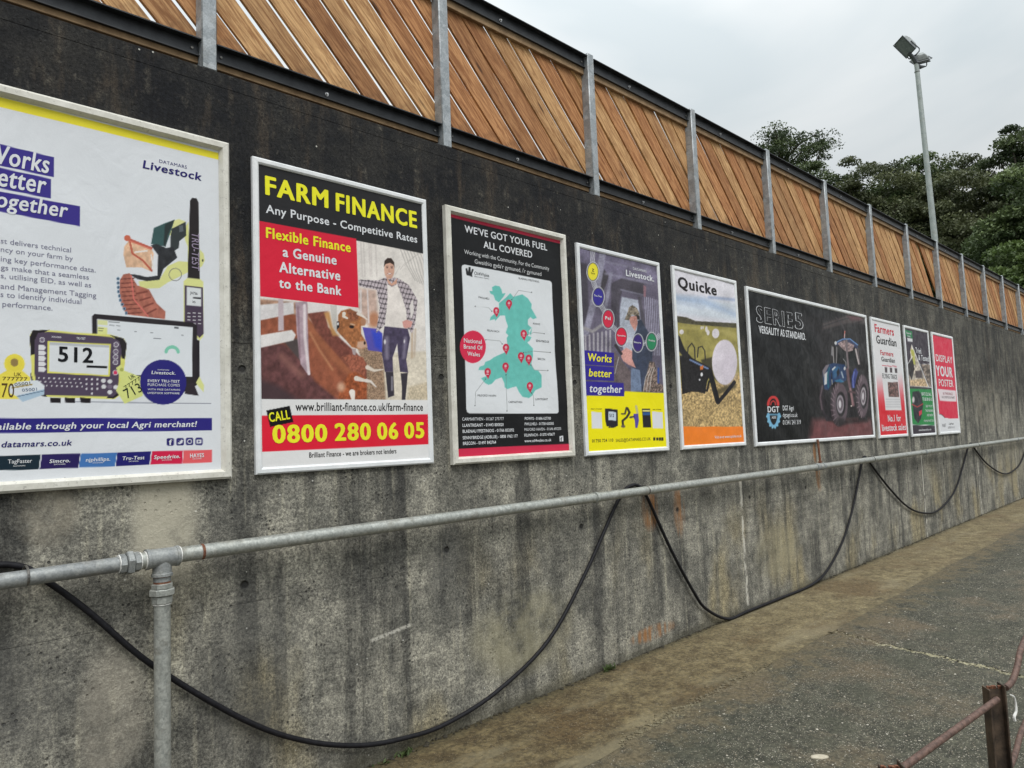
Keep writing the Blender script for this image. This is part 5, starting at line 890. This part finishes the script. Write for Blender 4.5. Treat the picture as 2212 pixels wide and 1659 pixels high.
# ------------------------------------------------------------------ lamp mast
mast = empty('floodlight_mast', (16.47, 4.26, 3.3), 'tall grey mast with two floodlights behind the timber screen', 'lamp post')
MT = Vector((16.40, 4.31, 9.10)); m = MB(); m.tube([(16.48, 4.25, 3.25), (16.47, 4.26, 5.4), MT], [0.066, 0.058, 0.044], 14); autosmooth(m.build('pole', M_POLE, mast))
m = MB(); m.lathe(MT-Vector((0, 0, 0.20)), (0, 0, 1), [(0, 0.046), (0.004, 0.052), (0.02, 0.052), (0.024, 0.046)], 12); m.build('pole_band', M_FIT, mast)
def frm(o, fwd, up): 
    f = Vector(fwd).normalized(); u = (Vector(up)-f*Vector(up).dot(f)).normalized(); s_ = f.cross(u); return Matrix(((s_.x, u.x, f.x, o[0]), (s_.y, u.y, f.y, o[1]), (s_.z, u.z, f.z, o[2]), (0, 0, 0, 1)))
def lampdir(a, b, c): return Vector(tuple(CR*a+CU*b+CF*c))
def lamphead(o, fwd, up, w, h, d):
    Mx = frm(o, fwd, up); bm = bmesh.new(); prof = [(0, 0.5), (-0.02, 0.5), (-0.45*d, 0.46), (-0.85*d, 0.30), (-d, 0.22)]; rings = []
    for z_, k in prof: rings.append([bm.verts.new((x*w*k*2*0.5, y*h*k*2*0.5, z_)) for x, y in ((-1, -.8), (-.8, -1), (.8, -1), (1, -.8), (1, .8), (.8, 1), (-.8, 1), (-1, .8))])
    for a, b in zip(rings, rings[1:]):
        for k in range(8): bm.faces.new((a[k], a[(k+1) % 8], b[(k+1) % 8], b[k]))
    bm.faces.new(rings[-1][::-1]); bm.faces.new(rings[0]); bmesh.ops.recalc_face_normals(bm, faces=bm.faces[:]); m = MB(); m.bm(bm, Mx); hd = m.build('lamp_housing', M_LAMP, mast)
    m = MB(); pts = [(x*w*0.5, y*h*0.5, 0.006) for x, y in ((-1, -1), (1, -1), (1, 1), (-1, 1))]
    m.tube([Mx @ Vector(q) for q in pts], 0.014, 6, closed=True); m.build('rim', M_LDARK, hd)
    m = MB(); a = [(-w*.46, -h*.46, .003), (w*.46, -h*.46, .003), (w*.46, h*.46, .003), (-w*.46, h*.46, .003)]; b = [(x, y, .009) for x, y, z_ in a]
    m.add([Mx @ Vector(q) for q in a+b], [(3, 2, 1, 0), (4, 5, 6, 7), (0, 1, 5, 4), (1, 2, 6, 5), (2, 3, 7, 6), (3, 0, 4, 7)]); m.build('glass', M_GLASS, hd)
    m = MB(); m.tube([Mx @ Vector(q) for q in ((-w*.53, 0, -0.06), (-w*.56, -h*.62, -0.06), (-w*.4, -h*.72, -0.06), (w*.4, -h*.72, -0.06), (w*.56, -h*.62, -0.06), (w*.53, 0, -0.06))], 0.011, 6); m.build('bracket', M_LDARK, mast)
# first head: upper left, glass facing down-left towards the yard
o1 = MT+lampdir(-0.225, 0.345, -0.02)
lamphead(o1+lampdir(-0.03, -0.02, 0), lampdir(-0.74, -0.56, -0.38), lampdir(-0.62, 0.66, 0.1), 0.26, 0.38, 0.25)
m = MB(); m.tube([MT+lampdir(0.02, -0.03, 0), MT+lampdir(-0.09, 0.12, -0.02), o1+lampdir(0.05, -0.15, 0)], [0.05, 0.042, 0.036], 8); m.tube([MT+lampdir(-0.13, 0.10, 0), MT+lampdir(-0.01, 0.17, 0)], 0.018, 6); m.build('arm', M_LDARK, mast)
o2 = MT+lampdir(0.13, 0.085, 0.10)
lamphead(o2, lampdir(0.25, -0.72, 0.6), lampdir(0.0, 0.55, 0.8), 0.30, 0.24, 0.15)
m = MB(); m.tube([MT+lampdir(0.0, -0.04, 0.02), MT+lampdir(0.11, -0.07, 0.04), MT+lampdir(0.21, -0.045, 0.06)], [0.045, 0.04, 0.016], 8); m.build('arm', M_LDARK, mast)
m = MB(); m.tube([MT+lampdir(x, y, 0.08) for x, y in ((0.17, -0.04), (0.245, -0.035), (0.262, 0.0), (0.258, 0.06), (0.24, 0.09))], 0.011, 6); m.build('bracket', M_LDARK, mast)
# ------------------------------------------------------------------ rusty pen rail, lower right
pen = empty('pen_rail', (2.66, 0.64, 0), 'rusty red brown steel pen rail with round bars, at the bottom right', 'railing')
def hpost(x, y, ztop, rot, name='post'):
    m = MB(); Mx = Matrix.Translation((x, y, 0)) @ Matrix.Rotation(rot, 4, 'Z')
    def bx(x0, x1, y0, y1, z0, z1):
        bm = bmesh.new(); bmesh.ops.create_cube(bm, size=1)
        for v in bm.verts: v.co = Vector((x0+(v.co.x+.5)*(x1-x0), y0+(v.co.y+.5)*(y1-y0), z0+(v.co.z+.5)*(z1-z0)))
        bmesh.ops.bevel(bm, geom=bm.edges[:], offset=0.0009, segments=1, affect='EDGES'); m.bm(bm, Mx)
    bx(-0.025, -0.020, -0.022, 0.022, 0, ztop-0.004); bx(0.020, 0.025, -0.022, 0.022, 0, ztop+0.008); bx(-0.0202, 0.0202, -0.003, 0.003, 0, ztop-0.002)
    o = m.build(name, M_DKOX, pen)
    m = MB()
    for i in range(14):
        a = random.uniform(-0.023, 0.023); m.box(a-0.003, a+0.004, -0.004, 0.004, ztop-0.006, ztop-0.001+random.uniform(0, 0.004))
    m2 = MB(); m2.add([Mx @ Vector(v) for v in m.v], m.f); m2.build('torn_edge', M_RUST, o)
    return o
Rp = math.radians(-52)
hpost(2.665, 0.630, 0.828, Rp); hpost(1.930, 0.688, 0.816, Rp)
def rail(pts, r=0.0092):
    m = MB(); m.tube(spline(pts, 5), r, 12); autosmooth(m.build('rail', M_REDOX, pen))
rail([(0.4, 0.83, 0.80), (1.2, 0.752, 0.80), (1.99, 0.677, 0.80), (2.3, 0.648, 0.80), (2.640, 0.618, 0.798)])
rail([(2.672, 0.600, 0.828), (2.73, 0.594, 0.835), (2.80, 0.592, 0.862), (2.92, 0.598, 0.90), (3.3, 0.62, 0.91), (4.2, 0.67, 0.91)])
rail([(2.690, 0.622, 0.56), (2.85, 0.63, 0.565), (3.2, 0.66, 0.57), (4.2, 0.70, 0.57)])
rail([(0.4, 0.84, 0.53), (1.9, 0.70, 0.53), (2.3, 0.665, 0.53), (2.650, 0.640, 0.545)])
m = MB(); m.box(2.50, 2.625, 0.655, 0.70, 0.548, 0.556); m.build('bracket_plate', M_REDOX, pen)
m = MB(); m.tube(spline([(2.704, 0.598, 0.800), (2.716, 0.590, 0.792), (2.722, 0.588, 0.770), (2.718, 0.588, 0.748), (2.706, 0.592, 0.735), (2.708, 0.592, 0.722)], 4), [0.0016+0.0035*(i/20) for i in range(21)], 6); m.build('white_mark', M_TAPE, pen)  # raised tube standing in for a curved white paint mark on the post flange
# ------------------------------------------------------------------ small things on the ground
bm = bmesh.new(); bmesh.ops.create_icosphere(bm, subdivisions=3, radius=1)
for v in bm.verts:
    n = fbm(np.array([v.co.x*2+5]), np.array([v.co.y*2+v.co.z+9]), 3)[0]; k = 0.8+0.4*n; v.co = Vector((v.co.x*0.046*k, v.co.y*0.024*k, max(v.co.z, -0.4)*0.010*k))
m = MB(); m.bm(bm, Matrix.Translation((3.714, 1.667, gz(3.7)+0.001)) @ Matrix.Rotation(-0.7, 4, 'Z')); tag(m.build('flat_stone', M_STONE, None, True), 'pale flat stone lying on the dark concrete at the bottom', 'stone')
for i, (x, y, n, h, lb) in enumerate(((2.376, 3.335, 26, 0.035, 'small green weed at the wall foot, below the lowest hose loop'), (4.144, 3.335, 34, 0.045, 'small green weed at the wall foot, right of the first hose loop'), (2.25, 3.34, 12, 0.02, 'tiny weed sprig at the foot of the wall near the bottom edge'))):
    V = []; F = []
    for k in range(n):
        a = rg.random()*6.28; r = rg.random()*0.05; bx_, by_ = x+r*1.5*math.cos(a), y+min(0.02, r*0.4*math.sin(a)); hh = h*(0.4+0.7*rg.random()); d = rg.normal(size=2)*0.02; w_ = 0.004+0.004*rg.random(); z0 = gz(x)-0.005; b = len(V)
        V += [(bx_-w_, by_, z0), (bx_+w_, by_, z0), (bx_+d[0]*0.5+w_, by_+d[1]*0.5-0.004, z0+hh*0.6), (bx_+d[0], by_+d[1]-0.012, z0+hh), (bx_+d[0]*0.5-w_, by_+d[1]*0.5-0.004, z0+hh*0.6)]; F += [(b, b+1, b+2, b+3, b+4)]
    tag(mesh_obj('weed', V, F, M_WEED), lb, 'weed', 'weeds at the wall foot')
# ------------------------------------------------------------------ trees behind the wall
LEAF = [mat_leaf('leaf_dark', (0.040, 0.060, 0.030), (0.112, 0.146, 0.066)), mat_leaf('leaf_mid', (0.048, 0.074, 0.034), (0.128, 0.170, 0.068)), mat_leaf('leaf_olive', (0.052, 0.064, 0.034), (0.130, 0.144, 0.072)), mat_leaf('leaf_bright', (0.045, 0.075, 0.022), (0.115, 0.165, 0.050)), mat_leaf('leaf_bare', (0.045, 0.038, 0.028), (0.095, 0.080, 0.055))]
def tree(x, y, zt, rx, rz, mat, label, seed, nclump=70, nleaf=230, lsz=0.13, zb=3.3, crown_lo=None, flat=0.5, open_=0.0):
    r = np.random.default_rng(seed); root = empty('tree', (x, y, zb), label, 'tree', 'trees beyond the wall'); cz = zt-rz
    # clump centres over the crown volume, denser on its skin
    C = []; 
    while len(C) < nclump:
        d = r.normal(size=3); d /= np.linalg.norm(d); k = r.random()**0.38*(1-0.12*r.random())
        bump = 1+0.22*math.sin(d[0]*4.1+seed)*math.cos(d[1]*3.3+seed*2)
        p_ = np.array([x, y, cz])+d*k*np.array([rx, rx, rz])*bump*0.88
        if crown_lo and p_[2] < crown_lo: continue
        C.append(p_)
    C = np.array(C); nl = nleaf*len(C); ci = np.repeat(np.arange(len(C)), nleaf)
    sz = (0.45+0.65*r.random(len(C)))*rx*0.25
    g = r.normal(size=(nl, 3)); g /= np.linalg.norm(g, axis=1)[:, None]; g *= (r.random(nl)**0.45)[:, None]
    P_ = C[ci]+g*(sz[ci][:, None])*np.array([1.15, 1.15, flat]); P_[:, 2] -= 0.25*sz[ci]*(g[:, 0]**2+g[:, 1]**2)
    # leaf quads
    t1 = r.normal(size=(nl, 3)); t1 /= np.linalg.norm(t1, axis=1)[:, None]; nn = r.normal(size=(nl, 3))*0.7+np.array([0, 0, 0.9]); t2 = np.cross(nn, t1); t2 /= np.linalg.norm(t2, axis=1)[:, None]
    s_ = lsz*(0.55+0.8*r.random(nl))[:, None]; L0 = np.array([x, y, zb])
    V = np.stack([P_-t1*s_*0.5, P_+t2*s_*0.33, P_+t1*s_*0.5, P_-t2*s_*0.33], 1).reshape(-1, 3)-L0
    me = bpy.data.meshes.new('crown'); me.vertices.add(len(V)); me.vertices.foreach_set('co', V.ravel()); me.loops.add(nl*4); me.loops.foreach_set('vertex_index', np.arange(nl*4, dtype=np.int32)); me.polygons.add(nl); me.polygons.foreach_set('loop_start', np.arange(0, nl*4, 4, dtype=np.int32)); me.update()
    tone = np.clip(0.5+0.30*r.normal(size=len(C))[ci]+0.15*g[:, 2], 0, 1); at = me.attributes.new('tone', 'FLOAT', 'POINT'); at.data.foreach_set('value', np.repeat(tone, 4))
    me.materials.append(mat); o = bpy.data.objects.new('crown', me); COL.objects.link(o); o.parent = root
    m = MB(); hgt = cz-rz*0.2; m.tube(spline([(x, y, zb-0.2), (x+0.1*rx*r.normal(), y, zb+(hgt-zb)*0.5), (x, y, hgt)], 4), [0.30-0.14*i/8 for i in range(9)], 8); m.build('trunk', M_BARK, root)
    for q in r.choice(len(C), min(22, len(C)), replace=False):
        c = C[q]; z0 = zb+(hgt-zb)*(0.45+0.55*r.random()); mid_ = np.array([x, y, z0])*0.5+c*0.5+np.array([0, 0, 0.25*rx*0.3]); m = MB(); m.tube(spline([(x, y, z0), mid_, c], 3), [0.10-0.012*i for i in range(7)], 5); m.build('limb', M_BARK, root)
def at_px(px, py, dist):
    a = (px*0.8848-1106)/FPX; b = -(py*0.8848-829.5)/FPX; d = a*CR+b*CU+CF; t = dist/math.hypot(d[0], d[1]); return d[0]*t, d[1]*t, d[2]*t+CAM[2]
TR = [ # px, py of crown top, distance, rx, rz, leaf, label, clumps
 (1905, 318, 46, 3.3, 1.6, 0, 'small round-headed tree standing apart above the screen, leftmost of the trees', 46, None),
 (1968, 385, 41, 3.5, 3.4, 0, 'dark tree just right of the small round-headed one', 80, None),
 (2105, 352, 39, 3.2, 4.4, 2, 'dark tree with a raised feathery tip left of the lamp mast', 90, None),
 (2205, 362, 40, 3.4, 4.7, 1, 'broad green tree directly left of the lamp mast', 90, None),
 (2300, 352, 39, 3.2, 4.7, 2, 'dull olive tree behind and right of the lamp mast', 90, None),
 (2385, 372, 37, 3.0, 4.8, 2, 'brownish thinning tree between the lamp mast and the tallest tree', 90, None),
 (2500, 240, 38, 2.4, 4.2, 0, 'tallest tree with an open spiky top at the right edge', 60, None),
 (2500, 405, 33, 2.7, 4.6, 1, 'leafy green tree below the tallest tree at the right edge', 90, None),
 (2520, 560, 27, 2.0, 2.3, 3, 'bright green low tree just above the screen at the right edge', 60, None),
 (2600, 380, 34, 3.0, 4.8, 1, 'green tree at the far right, mostly out of the photo', 60, None)]
for i, (px, py, ds, rx, rz, lm, lb, nc, lo) in enumerate(TR):
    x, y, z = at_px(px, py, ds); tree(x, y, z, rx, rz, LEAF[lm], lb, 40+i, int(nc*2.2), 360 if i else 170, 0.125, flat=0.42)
